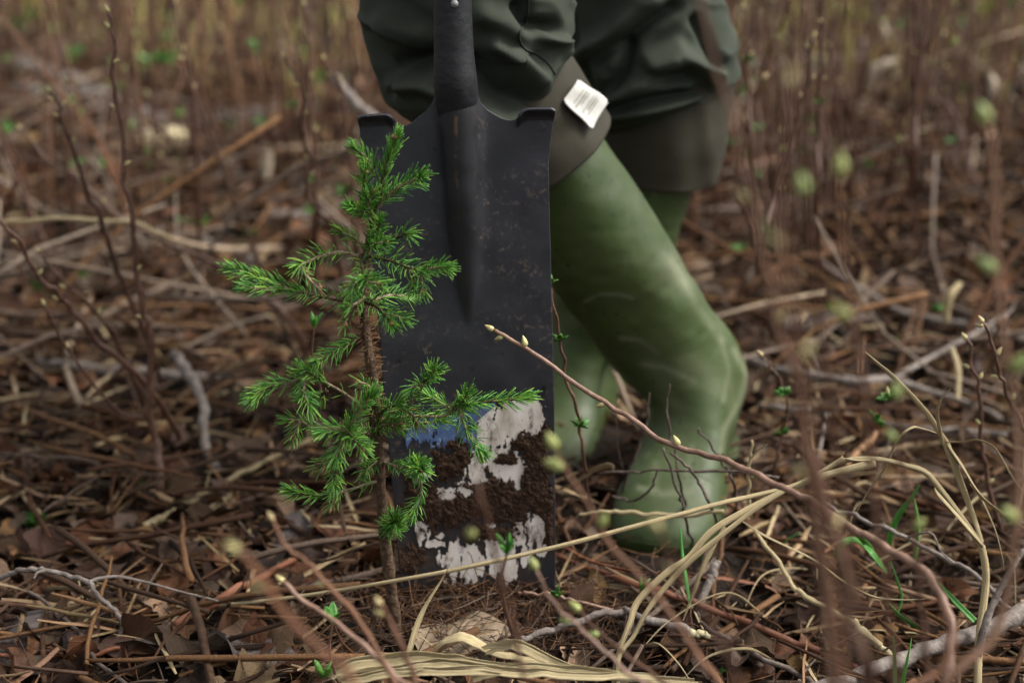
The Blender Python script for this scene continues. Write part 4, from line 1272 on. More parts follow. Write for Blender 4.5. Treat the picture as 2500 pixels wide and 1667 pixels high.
shoot('pair of dark stems high in the right thicket', [(2232, -20, 2.2), (2240, 106, 2.2), (2234, 266, 2.2), (2230, 420, 2.2), (2228, 560)], [.0024, .0032, .004], ST, (.3,), (), [[(2262, -10, 2.2), (2250, 120, 2.2), (2236, 270, 2.2)]], G1, seed=14)
stick('straw_stalk', 'pale horizontal straw stalk at the left frame edge', 'straw', [(-30, 548, 1.75), (106, 537, 1.76), (245, 537, 1.78), (340, 547, 1.8), (430, 590, 1.84)], [.0028, .003, .0024], M['straw'], seed=2, nodes_=False, knob=.05)
stick('fallen_branch', 'thick grey fallen branch behind the tallest left shoot', 'branch', [(90, 884), (298, 908), (441, 919), (540, 924)], [.0075, .0085, .006], M['greybark'], seed=3)
stick('fallen_branch', 'grey branch bent upright left of the spruce', 'branch', [(420, 862, 1.72), (441, 882, 1.71), (478, 940, 1.66), (499, 1009, 1.60), (499, 1078, 1.56), (531, 1150)], [.006, .0065, .0055, .005], M['greybark'], seed=4)
stick('fallen_branch', 'grey fallen branch slanting behind the left spruce branches', 'branch', [(255, 553), (330, 570), (440, 572), (530, 600), (640, 645)], [.008, .010, .008], M['greybark'], seed=5)
stick('straw_stalk', 'thick yellow straw stalk lying below the spruce branches on the left', 'straw', [(760, 1068, 'h', .012), (637, 1131, 'h', .010), (531, 1185, 'h', .008), (440, 1236, 'h', .004)], [.0026, .0032, .0034], M['straw'], seed=6, nodes_=False, knob=.05)
stick('straw_stalk', 'short snapped straw stub in the left leaf litter', 'straw', [(425, 1246), (385, 1268), (350, 1284)], [.0035, .004, .0035], M['straw'], seed=7, nodes_=False, knob=.05)
stick('straw_stalk', 'short pale straw stub above the snapped stub', 'straw', [(565, 1208), (535, 1230), (504, 1248)], [.004, .0045, .004], M['straw'], seed=8, nodes_=False, knob=.05)
stick('forked_twig', 'grey forked twig hanging over the litter in the lower left', 'twig',
      [(-40, 1425, 1.13), (0, 1408, 1.125), (45, 1391, 1.12), (83, 1388, 1.115), (119, 1394, 1.11), (167, 1405, 1.11), (217, 1420, 1.105), (238, 1450, 1.10), (268, 1477, 1.10), (298, 1510, 1.095), (297, 1540, 1.095), (291, 1564, 1.09)],
      [.0024, .0022, .002, .0017], M['greybark'], [[(217, 1420, 1.105), (245, 1411, 1.11), (292, 1407, 1.115), (366, 1423, 1.12), (432, 1441, 1.125), (533, 1466, 1.13)], [(110, 1392, 1.11), (90, 1398, 1.105), (83, 1412, 1.10)]], seed=9)
stick('long_twig', 'dark curved twig running to the lower left corner', 'twig', [(74, 1441, 1.15), (143, 1498, 1.12), (197, 1548, 1.09), (220, 1590, 1.07), (253, 1632, 1.05), (330, 1680, 1.03)], [.0016, .002, .0022], M['darkbark'], seed=10)
stick('long_twig', 'pale curved twig at the left edge below the grey branch', 'twig', [(0, 975), (106, 1015, 'h', .03), (230, 1060, 'h', .04), (310, 1100, 'h', .02), (330, 1125)], [.002, .003, .003, .002], M['twig'], seed=11)
stick('long_twig', 'curved twig over dark litter at the left edge', 'twig', [(0, 1105), (110, 1117, 'h', .02), (200, 1120, 'h', .03), (270, 1150, 'h', .01)], [.002, .0024, .002], M['twig'], seed=12)
stick('long_twig', 'orange-brown twig rising from the bottom edge left of the trunk', 'twig', [(425, 1665, 1.06), (445, 1625, 1.08), (500, 1560, 1.11), (560, 1480, 1.14), (605, 1400, 1.18)], [.002, .0018, .0012], M['twig'], seed=13)
stick('straw_stalk', 'reddish stalk lying in the lower left corner', 'stalk', [(0, 1603), (120, 1605), (200, 1598), (295, 1582)], [.002, .0022, .0018], M['red'], seed=14, nodes_=False)
stick('straw_stalk', 'flattened reddish stalk below the long straw', 'stalk', [(430, 1525), (520, 1475, 'h', .012), (590, 1428, 'h', .02), (720, 1370, 'h', .01)], [.0035, .004, .003], M['red'], seed=15, nodes_=False)
# --- the reed: a culm, a bent arch and the long straw lying across the spade
reed = empty('dry_reed', tuple(G(2386, 1690)), 'tall bent dry reed with a long straw lying across the spade', 'grass')
def reed_tube(nm, q, r):
    pp = catmull(pts3(q), 14 * len(q))
    V, F, uv = tube_vf(pp, r, 10, .05, 3)
    MB().add(V, F, uv).obj(nm, M['straw'], reed)
reed_tube('culm', [(2383, 1800, 1.0), (2386, 1720, 1.02), (2388, 1620, 1.04), (2392, 1541, 1.055), (2405, 1440, 1.07), (2406, 1385, 1.075), (2396, 1333, 1.08)], [.0034, .0033, .0032])
reed_tube('culm', [(2396, 1333, 1.08), (2344, 1259, 1.09), (2300, 1200, 1.095), (2259, 1153, 1.10), (2210, 1136, 1.10), (2153, 1122, 1.10), (2090, 1120, 1.10), (2041, 1130, 1.10)], [.0028, .0026, .0022, .0022])
reed_tube('long_straw', [(2060, 1118, 1.10), (2004, 1153, 1.10), (1940, 1185, 1.10), (1850, 1208, 1.10), (1760, 1228, 1.095), (1657, 1256, 1.09), (1508, 1295, 1.085), (1400, 1324, 1.08), (1300, 1348, 1.08), (1191, 1373, 1.08), (1090, 1395, 1.085)], [.0022, .0022, .002, .0019])
reed_tube('long_straw', [(1092, 1394, 1.085), (986, 1413, 1.09), (828, 1440, 1.105), (700, 1459, 1.12), (536, 1477, 1.145), (417, 1481, 1.16), (337, 1479, 1.175), (283, 1474, 1.185), (208, 1462, 1.205), (120, 1445, 1.23)], [.0018, .0016, .0014, .0012])
put('node', bud_mesh(.005, .0029, M['straw']), reed, P(2397, 1340, 1.08), (0, 0, 1))
put('node', bud_mesh(.004, .0022, M['straw']), reed, P(1094, 1395, 1.085), (1, 0, .2))
for q, w, tw, t0 in [
        ([(2397, 1330, 1.08), (2372, 1300, 1.075), (2330, 1250, 1.075), (2290, 1205, 1.08), (2282, 1190, 1.08)], [.006, .009, .008, .005, .001], .6, .2),
        ([(2397, 1323, 1.085), (2376, 1259, 1.10), (2344, 1174, 1.11), (2312, 1089, 1.12), (2296, 1060, 1.12), (2259, 1004, 1.125), (2184, 924, 1.13), (2140, 885, 1.13), (2113, 860, 1.13)], [.0035, .0045, .006, .0065, .005, .005, .0048, .003, .0008], 1.1, .3),
        ([(2302, 1085, 1.12), (2296, 1055, 1.115), (2288, 1009, 1.11), (2297, 975, 1.105), (2320, 950, 1.10)], [.003, .003, .0025, .001], 1.0, .0),
        ([(2285, 1056, 1.12), (2255, 1046, 1.11), (2227, 1043, 1.10), (2190, 1073, 1.10), (2163, 1137, 1.11), (2126, 1190, 1.12), (2091, 1250, 1.13)], [.002, .0022, .002, .0018, .0008], 1.5, .0),
        ([(2310, 1078, 1.12), (2350, 1078, 1.11), (2386, 1073, 1.10), (2429, 1094, 1.09), (2471, 1163, 1.08), (2520, 1230, 1.07)], [.002, .0022, .002, .0015, .0008], 1.2, .5),
        ([(2314, 1085, 1.12), (2344, 1132, 1.11), (2386, 1201, 1.10), (2429, 1240, 1.09), (2510, 1295, 1.07)], [.004, .0095, .009, .006, .002], .9, .4),
        ([(2370, 1180, 1.11), (2400, 1225, 1.10), (2429, 1291, 1.10), (2445, 1350, 1.10), (2452, 1390, 1.10)], [.0025, .003, .0028, .001], .8, 0),
        ([(2060, 1118, 1.10), (2090, 1124, 1.095), (2130, 1130, 1.09), (2000, 1165, 1.09), (1930, 1195, 1.095)], [.002, .006, .008, .006, .003], .5, .3),
        ([(1930, 1190, 1.095), (1896, 1206, 1.095), (1802, 1256, 1.08), (1732, 1301, 1.07), (1681, 1361, 1.06), (1628, 1397, 1.05), (1559, 1465, 1.04), (1538, 1522, 1.03), (1520, 1566, 1.025), (1504, 1620, 1.02), (1498, 1690, 1.01)], [.003, .0045, .006, .0055, .0058, .006, .005, .0045, .005], .9, 1.0),
        ([(1950, 1180, 1.10), (1896, 1210, 1.09), (1830, 1253, 1.08), (1747, 1318, 1.065), (1684, 1370, 1.055), (1622, 1436, 1.045), (1577, 1497, 1.035), (1547, 1553, 1.03), (1512, 1605, 1.02), (1510, 1690, 1.01)], [.003, .0038, .0045, .006, .0058, .006, .005, .006, .006], .7, 1.2),
        ([(1770, 1285, 1.07), (1741, 1335, 1.065), (1711, 1397, 1.06), (1690, 1455, 1.06), (1668, 1514, 1.06)], [.003, .0045, .004, .0012], .5, 1.2)]:
    grass('leaf', None, q, [x * 1.0 for x in w], M['straw'], tw, t0, .18, parent=reed)
grass('leaf', None, [(1089, 1396, 1.085), (1069, 1430, 1.08), (1051, 1458, 1.075), (1033, 1490, 1.07), (1015, 1535, 1.06), (1000, 1586, 1.05), (986, 1625, 1.045)], [.0012, .002, .0028, .0052, .006, .0035], M['straw'], 1.0, .6, .2, parent=reed)
grass('dry_grass_leaf', 'long pale dry leaf sloping down right of the raised boot', [(1790, 1256, 1.10), (1866, 1307, 1.09), (1983, 1365, 1.08), (2057, 1418, 1.075), (2131, 1456, 1.075), (2200, 1464, 1.08), (2258, 1461, 1.085)], [.002, .005, .0055, .005, .0045, .004, .001], M['straw'], .9, .2, cat='grass leaf')
stick('straw_stalk', 'thin straw stalk standing in front of the raised boot heel', 'straw', [(1839, 1076, 1.21), (1830, 1130, 1.21), (1827, 1167, 1.21), (1833, 1264, 1.21)], [.0012, .0016, .0016], M['straw'], [[(1832, 1120, 1.21), (1850, 1100, 1.20), (1872, 1085, 1.19)]], seed=16, nodes_=False)
stick('straw_stalk', 'greenish straw lying across the toe of the raised boot', 'straw', [(1415, 1260, 1.22), (1470, 1248, 1.215), (1542, 1252, 1.21), (1664, 1258, 1.20), (1770, 1243, 1.19)], [.0016, .0022, .002], M['straw'], seed=17, nodes_=False)
# straw clump in front of the trunk base
cl = empty('straw_clump', tuple(G(1200, 1640)), 'bundle of broad yellow straw leaves at the bottom centre', 'straw')
for q, w, tw, t0 in [
        ([(1055, 1611, 1.0), (1072, 1578, .995), (1117, 1560, .99), (1161, 1570, .985), (1221, 1596, .98), (1295, 1616, .975), (1420, 1638, .97), (1560, 1654, .965)], [.004, .012, .016, .015, .012, .009, .007, .006], -.8, 2.3),
        ([(1180, 1584, .98), (1230, 1574, .975), (1265, 1578, .97), (1325, 1600, .97), (1420, 1633, .965), (1600, 1658, .96)], [.004, .010, .013, .012, .009, .007], -.5, 2.2),
        ([(805, 1644, .98), (860, 1626, .98), (938, 1615, .98), (1057, 1605, .975), (1191, 1618, .97), (1400, 1646, .965)], [.006, .015, .014, .012, .011, .009], .3, 1.8),
        ([(830, 1660, .965), (938, 1646, .965), (1100, 1638, .96), (1250, 1638, .96), (1400, 1644, .955), (1600, 1654, .95)], [.006, .009, .008, .008, .008, .006], .4, 1.7),
        ([(1150, 1650, .965), (1260, 1630, .965), (1400, 1638, .96), (1500, 1646, .955), (1700, 1662, .95)], [.005, .009, .010, .009, .005], .3, 1.9),
        ([(880, 1638, .97), (1000, 1628, .965), (1080, 1620, .965), (1220, 1628, .96)], [.004, .010, .010, .005], -.4, 2.0)]:
    for k in range(2):
        o_ = (k - .5)
        qq = [(a + 10 * o_, b + 9 * o_ + 2.5 * math.sin(i * 1.9 + k * 1.7), y - .003 * k) for i, (a, b, y) in enumerate(q)]
        grass('leaf', None, qq, [x * (.62 + .12 * math.sin(k * 2.4 + i)) for i, x in enumerate(w)], M['brightstraw'], tw + o_ * .7, t0 + o_ * .5, .16, parent=cl, wob=.0015)
# --- the long budded twig in front of the boots, and the twigs by the boot
shoot('long reddish bare twig with pale buds arching in front of the raised boot',
      [(1208, 808, 1.13), (1250, 830, 1.125), (1297, 858, 1.12), (1379, 918, 1.11), (1482, 985, 1.09), (1555, 1033, 1.075), (1627, 1080, 1.06), (1706, 1106, 1.045), (1779, 1126, 1.03), (1845, 1158, 1.01), (1912, 1191, .99), (1983, 1224, .97), (2078, 1286, .94), (2174, 1344, .91), (2254, 1392, .88), (2291, 1445, .86), (2318, 1514, .84), (2320, 1590, .82), (2300, 1720, .80)],
      [.0018, .0021, .0024, .0028, .0032, .0034], SP_, (.035, .10, .22, .36, .5), (), (), 'shoots at the boots', bscale=1.05, seed=21, wob=.001)
shoot('thin shoot with green leaf pairs along the right spade edge',
      [(1318, 603, 1.20), (1342, 694, 1.205), (1361, 803, 1.21), (1375, 870, 1.215), (1391, 948, 1.22), (1415, 1045, 1.235), (1430, 1136, 1.25), (1440, 1230)],
      [.0008, .0012, .0016, .0018], ST, (), (.16, .36, .72), (), G3, seed=22)
shoot('thin shoot with green leaf pairs behind the straw, right of the boot heel',
      [(1860, 869, 1.33), (1887, 903, 1.33), (1919, 972, 1.33), (1913, 1047, 1.34), (1900, 1100, 1.34), (1887, 1153, 1.35), (1880, 1210)],
      [.0008, .0012, .0016, .0018], ST, (), (.33, .56), (), G3, seed=23)
shoot('slanting green-tipped shoot above the bent reed arch',
      [(2169, 965, 1.26), (2155, 1000, 1.26), (2121, 1041, 1.26), (2090, 1080, 1.27), (2057, 1116, 1.28), (2000, 1170, 1.32)],
      [.0007, .001, .0014], ST, (), (.05, .33), (), G3, seed=24)
shoot('bud-tipped red shoot leaning in from the right edge',
      [(2404, 790, 1.22), (2420, 830, 1.22), (2437, 900, 1.22), (2460, 960, 1.22), (2480, 1010, 1.22), (2510, 1080, 1.22), (2540, 1180, 1.23), (2560, 1330)],
      [.0010, .0014, .0018, .002], ST, (.03, .22, .34, .5), (), (), G1, seed=25)
shoot('upright budded shoot behind the reed leaves on the right',
      [(2364, 825, 1.30), (2375, 895, 1.30), (2392, 950, 1.30), (2396, 1040, 1.30), (2400, 1110, 1.30), (2415, 1190, 1.30), (2440, 1270, 1.30), (2455, 1380, 1.29), (2460, 1450)],
      [.0011, .0015, .002, .0022], ST, (.14, .2, .38, .62), (), (), G1, seed=26)
for k, (lab, q, r, fk) in enumerate([
        ('dark crooked twig with a green bud in front of the boot instep', [(1638, 938, 1.25), (1630, 985, 1.25), (1633, 1060, 1.25), (1650, 1110, 1.245), (1660, 1180, 1.24), (1680, 1260)], [.0008, .0012, .0015], ()),
        ('dark twig bending down over the boot toe', [(1622, 1098, 1.20), (1645, 1165, 1.20), (1660, 1215, 1.20), (1675, 1255, 1.20), (1690, 1330)], [.0011, .0013, .0015], ()),
        ('dark twig sloping across the boot toe to the right', [(1640, 1106, 1.19), (1670, 1135, 1.19), (1705, 1175, 1.19), (1740, 1240, 1.19), (1760, 1310)], [.0012, .0014, .0016], ()),
        ('thin forked twig between the two boots', [(1588, 955, 1.30), (1580, 1010, 1.30), (1566, 1070, 1.30), (1545, 1125, 1.30), (1528, 1160, 1.31), (1520, 1220)], [.0007, .0010, .0013], [[(1506, 948, 1.30), (1505, 1045, 1.30), (1512, 1110, 1.305), (1524, 1160, 1.31)]]),
        ('thin twig lying level across the boot above the toe', [(1460, 1155, 1.25), (1540, 1152, 1.235), (1600, 1147, 1.225), (1700, 1148, 1.215), (1800, 1152, 1.21), (1900, 1165, 1.21)], [.0009, .0012, .0012], ()),
        ('dark twig leaning right at the boot heel', [(1700, 1045, 1.22), (1740, 1095, 1.22), (1770, 1140, 1.22), (1792, 1185, 1.215), (1800, 1260)], [.0008, .0012, .0015], [[(1764, 1105, 1.21), (1775, 1140, 1.215), (1792, 1190, 1.215)]]),
        ('curled brown twig at the toe of the shaded boot', [(1494, 1212, 1.28), (1530, 1222, 1.27), (1561, 1215, 1.26), (1590, 1185, 1.25), (1609, 1148, 1.245)], [.0012, .0014, .0009], ())]):
    stick('boot_twig', lab, 'twig', q, r, M['darkbark'], fk, 'dark twigs round the boots', seed=30 + k)
grass('curled_leaf', 'curled orange dead leaf strip beside the shaded boot', [(1360, 1195, 1.28), (1400, 1180, 1.27), (1450, 1146, 1.26), (1490, 1135, 1.25), (1498, 1150, 1.25)], [.003, .005, .006, .005, .002], M['straw'], 1.0, .5, cat='dead leaf')
# --- fallen sticks on the right
stick('fallen_branch', 'long grey forked branch lying behind the boot heel', 'branch', [(1790, 868), (1823, 877, 'h', .02), (1929, 908, 'h', .03), (2078, 930, 'h', .03), (2169, 924, 'h', .035), (2238, 946, 'h', .03), (2344, 977, 'h', .02), (2440, 1018, 'h', .01), (2520, 1040)],
      [.0058, .0055, .005, .0038, .003], M['greybark'], [[(2179, 924, 'h', .035), (2264, 877, 'h', .04), (2344, 834, 'h', .05), (2420, 790, 'h', .06), (2520, 725, 'h', .08)]], seed=41)
stick('fallen_branch', 'grey branch lying level below the long forked branch', 'branch', [(1840, 990), (1940, 1000, 'h', .015), (2025, 1009, 'h', .015), (2158, 1031, 'h', .015), (2291, 1047, 'h', .015), (2460, 1062)], [.0042, .0045, .004, .0035], M['greybark'], [[(2020, 1010, 'h', .015), (2010, 1060, 'h', .008), (1995, 1120)]], seed=42)
stick('fallen_branch', 'grey-brown branch sloping down at the right edge, mid distance', 'branch', [(2003, 638, 'h', .05), (2060, 680, 'h', .05), (2115, 713, 'h', .05), (2189, 755, 'h', .04), (2296, 782, 'h', .03), (2407, 803, 'h', .02), (2520, 830)], [.003, .004, .0048, .005], M['greybark'], seed=43)
stick('fallen_branch', 'dark branch lying level across the right background', 'branch', [(1700, 510), (1850, 512), (2000, 513), (2180, 500), (2330, 470, 'h', .05), (2480, 420, 'h', .1)], [.006, .007, .006, .005], M['darkbark'], seed=44)
stick('fallen_branch', 'thick grey branch across the lower right corner', 'branch', [(1960, 1690, .99), (2060, 1660, 1.01), (2153, 1628, 1.03), (2262, 1585, 1.05), (2388, 1545, 1.07), (2530, 1480, 1.10)], [.0052, .006, .0066, .008], M['greybark'], [[(2385, 1600, 1.02), (2413, 1500, 1.03), (2455, 1415, 1.04), (2500, 1340, 1.05)]], seed=45)
stick('long_twig', 'long thin grey twig running right behind the reed culm', 'twig', [(1990, 1220, 1.2), (2027, 1237, 1.19), (2088, 1259, 1.18), (2146, 1284, 1.17), (2211, 1313, 1.16), (2280, 1346, 1.15), (2352, 1386, 1.14), (2435, 1458, 1.12), (2500, 1520, 1.1)], [.0016, .002, .002, .0024], M['greybark'], [[(2211, 1313, 1.16), (2250, 1301, 1.15), (2278, 1305, 1.14), (2297, 1345, 1.13), (2330, 1375, 1.125)]], seed=46)
stick('snapped_stick', 'grey snapped stick with a pale broken end, right of the spade', 'stick', [(1270, 1562), (1340, 1540, 'h', .012), (1389, 1525, 'h', .018), (1449, 1501, 'h', .022), (1526, 1492, 'h', .022), (1568, 1510, 'h', .02), (1628, 1522, 'h', .018), (1690, 1540, 'h', .016)], [.0026, .003, .0032, .0034], M['greybark'], seed=47)
stick('broken_end', 'pale yellow splinter at the end of the snapped stick', 'splinter', [(1684, 1546, 'h', .018), (1706, 1548, 'h', .018), (1733, 1549, 'h', .019)], [.003, .003, .0022], M['cutwood'], seed=48)
stick('lichen_stick', 'short upright grey bark stick under the dry grass', 'stick', [(1748, 1366, 1.18), (1740, 1400, 1.17), (1732, 1423, 1.165), (1705, 1498, 1.14), (1690, 1543, 1.12), (1687, 1620, 1.09)], [.0034, .0036, .0038, .0036], M['greybark'], seed=49, knob=.35)
stick('long_twig', 'slim twig with a green leaf tuft at the foot of the spade', 'twig', [(1265, 1446, 1.14), (1300, 1447, 1.135), (1366, 1455, 1.13), (1419, 1470, 1.125), (1491, 1488, 1.12)], [.0012, .0014, .0016], M['stempale'], seed=50)
stick('bracken_stalk', 'long red-brown bracken stalk running right from the spade foot', 'stalk', [(1360, 1358), (1508, 1410, 'h', .01), (1628, 1447, 'h', .015), (1717, 1480, 'h', .015), (1896, 1552, 'h', .015), (2010, 1592, 'h', .01), (2090, 1630)], [.0028, .0032, .0034, .003], M['red'], seed=51, nodes_=False)
grass('bracken_strip', 'flat red bracken strip behind the dry grass arch', [(1500, 1392), (1600, 1400, 'h', .01), (1717, 1408, 'h', .012), (1866, 1432, 'h', .012), (1912, 1464)], [.003, .008, .010, .009, .002], M['red'], .4, .2, cat='stalk')
grass('bracken_strip', 'thin dark red strip above the flat bracken strip', [(1370, 1330), (1450, 1372, 'h', .012), (1560, 1396, 'h', .012), (1700, 1402, 'h', .016), (1960, 1435, 'h', .006)], [.003, .006, .006, .004, .002], M['red'], .4, .6, cat='stalk')
stick('long_twig', 'dark forked twig low in the bottom right of centre', 'twig', [(1711, 1522, 'h', .012), (1777, 1563, 'h', .014), (1866, 1608, 'h', .015), (1955, 1650, 'h', .012), (2000, 1690)], [.0018, .0022, .0026], M['darkbark'], [[(1955, 1648, 'h', .012), (1985, 1615, 'h', .02), (2005, 1598, 'h', .025)]], seed=52)
stick('straw_stalk', 'jointed yellow-brown stalk sloping down behind the blurred stems', 'straw', [(1840, 1296, 1.15), (1896, 1367, 1.13), (1940, 1432, 1.11), (1972, 1458, 1.1), (2059, 1509, 1.08), (2153, 1576, 1.06)], [.0018, .0022, .0024, .0026], M['straw'], seed=53, nodes_=False)
stick('pale_stick', 'pale peeled stick in the lower right behind the blurred stems', 'stick', [(2085, 1515, 1.12), (2120, 1550, 1.1), (2165, 1590, 1.08), (2190, 1610, 1.07)], [.0025, .003, .0028], M['cutwood'], seed=54)
stick('log_piece', 'pale cut log end lying in the blurred background', 'log', [(352, 352, 3.25), (395, 345, 3.25), (438, 340, 3.3)], [.028, .030, .027], M['cutwood'], seed=55, sides=16, knob=.08, nodes_=False)
for k, (lab, q, r) in enumerate([
        ('weathered grey log in the upper left background', [(40, 160), (160, 205), (300, 265), (440, 330)], [.03, .034, .03]),
        ('thin fallen trunk across the left background below the log', [(30, 215), (200, 240), (330, 310), (420, 380)], [.016, .018, .016]),
        ('dark rotten log in the left background', [(0, 262), (130, 285), (250, 292), (480, 300), (760, 275)], [.03, .035, .03, .028]),
        ('pale fallen trunk in the right background beside the trousers', [(1740, 135), (1850, 118), (1960, 108), (2120, 112)], [.025, .024, .02]),
        ('brown fallen log behind the right brush', [(1750, 165), (1900, 168), (2100, 150)], [.03, .03, .026]),
        ('pale leaning stick left of the spade socket', [(820, 190, 2.3), (880, 260, 2.2), (930, 330, 2.1), (960, 400, 2.05)], [.007, .008, .008]),
        ('thick grey-brown branch lying behind the left spruce shoots', [(640, 520), (760, 530), (900, 520)], [.012, .013, .010]),
        ('dark half-buried log at the right edge behind the reeds', [(2180, 1340, 1.42), (2300, 1330, 1.42), (2420, 1345, 1.42), (2540, 1360, 1.42)], [.012, .018, .018, .016]),
        ('rotting log behind the right boot heel', [(1900, 800), (2050, 790), (2160, 800)], [.014, .018, .014])]):
    stick('fallen_log', lab, 'log', q, r, M['greybark'] if k in (0, 1, 3, 5, 6) else M['darkbark'], seed=60 + k, sides=12, wob=.006)
# --- shoots close to the lens
for k, (lab, q, r, bu) in enumerate([
        ('blurred brown stem running the full height of the picture right of the boots', [(1690, -60, .80), (1735, 120, .79), (1760, 210, .785), (1790, 300, .78), (1806, 372, .775), (1838, 532, .77), (1875, 691, .765), (1908, 834, .76), (1945, 930, .755), (1967, 1047, .75), (1993, 1153, .745), (2020, 1248, .74), (2052, 1365, .73), (2078, 1525, .72), (2115, 1720, .70)], [.0017, .002, .0024, .003, .0034, .0036], (.3, .42, .62, .72)),
        ('blurred stem rising in front of the grass arch', [(1972, 1120, .72), (1978, 1200, .72), (1983, 1286, .72), (2009, 1445, .71), (2025, 1720, .70)], [.002, .003, .0034], (.1, .5)),
        ('blurred pair stem beside the full-height stem', [(1923, 213, .66), (1913, 380, .66), (1915, 560, .66), (1929, 700, .66), (1950, 860, .66), (1960, 1000, .66), (1990, 1250, .66), (2060, 1720, .66)], [.0014, .002, .0026, .003], (.25, .45)),
        ('blurred stem with a pale bud above the reed arch', [(2190, 975, .86), (2195, 1100, .86), (2216, 1206, .86), (2232, 1312, .86), (2248, 1472, .85), (2262, 1720, .84)], [.0016, .0022, .0026], (.12, .4)),
        ('blurred brown stem with green buds near the right edge', [(2412, 300, .80), (2430, 425, .80), (2424, 558, .80), (2440, 745, .80), (2450, 834, .80), (2471, 993, .80), (2482, 1153, .795), (2477, 1312, .79), (2424, 1551, .78), (2290, 1720, .77)], [.002, .0024, .003, .0034], (.24, .42, .62)),
        ('blurred green-budded stem behind the full-height stem', [(2045, 430, .78), (2060, 560, .78), (2075, 720, .78), (2100, 900, .77), (2125, 1100, .77), (2150, 1350, .76), (2180, 1720, .75)], [.0014, .002, .0026], (.3,)),
        ('blurred yellowish-budded shoot between boot and reed', [(1966, 470, .72), (1985, 640, .72), (2010, 850, .72), (2040, 1100, .72), (2090, 1400, .71), (2140, 1720, .70)], [.0012, .002, .0024], ()),
        ('blurred shoot tip with a pale bud in front of the torn sticker', [(1155, 1290, .86), (1160, 1240, .85), (1165, 1180, .85), (1180, 1230, .84), (1240, 1480, .83), (1290, 1740, .82)], [.0012, .0018, .0022], ()),
        ('blurred green-budded shoot sloping across the toe of the boot', [(1355, 1100, .90), (1385, 1154, .90), (1440, 1240, .89), (1482, 1318, .885), (1555, 1400, .88), (1640, 1500, .87), (1700, 1600, .86), (1760, 1720, .85)], [.0012, .0018, .0022, .0026], (.1, .3)),
        ('blurred green-tipped shoot in front of the spade foot', [(1309, 1390, .93), (1339, 1453, .925), (1390, 1510, .92), (1449, 1563, .91), (1520, 1630, .90), (1600, 1720, .89)], [.0012, .0016, .002], (.3,)),
        ('second blurred shoot beside the green-tipped one', [(1415, 1490, .95), (1460, 1540, .94), (1520, 1590, .93), (1600, 1650, .92), (1660, 1720, .91)], [.0012, .0016, .002], (.2,)),
        ('blurred brown shoot crossing the long straw left of the trunk', [(666, 1273, .93), (700, 1335, .925), (749, 1368, .92), (790, 1420, .915), (850, 1480, .91), (910, 1570, .90), (980, 1720, .88)], [.0012, .0017, .002, .0022], (.4,)),
        ('blurred grey twig sloping to the bottom left of the trunk', [(690, 1418, 1.0), (745, 1470, .99), (804, 1508, .98), (879, 1565, .96), (968, 1650, .94), (1020, 1720, .93)], [.0018, .0022, .0026], ()),
        ('wide soft brown stem left of the trunk base', [(585, 1340, .72), (640, 1420, .72), (700, 1500, .72), (780, 1590, .71), (880, 1720, .70)], [.002, .0026, .003], (.2,)),
        ('blurred shoot in front of the trunk base', [(930, 1478, .86), (955, 1520, .86), (983, 1580, .85), (1010, 1650, .85), (1030, 1740, .84)], [.0014, .002, .0024], (.1,)),
        ('blurred bare stem in the bottom right corner', [(2280, 1400, .85), (2300, 1480, .84), (2330, 1560, .83), (2290, 1640, .82), (2200, 1740, .81)], [.0016, .002, .0024], ()),
        ('very blurred stem rising past the boot toe', [(1610, 1290, .70), (1660, 1400, .70), (1730, 1520, .70), (1800, 1720, .69)], [.0014, .002, .0024], (.2,))]):
    shoot(lab, q, r, M['stempale'] if k in (9, 12) else M['redstem'], bu, (), (), G2, bscale=(1.05 if k not in (4, 5, 8) else 1.2), green=k in (3, 4, 5, 6, 7, 8, 9, 10), seed=70 + k, wob=.001, tip=k not in (0, 15))
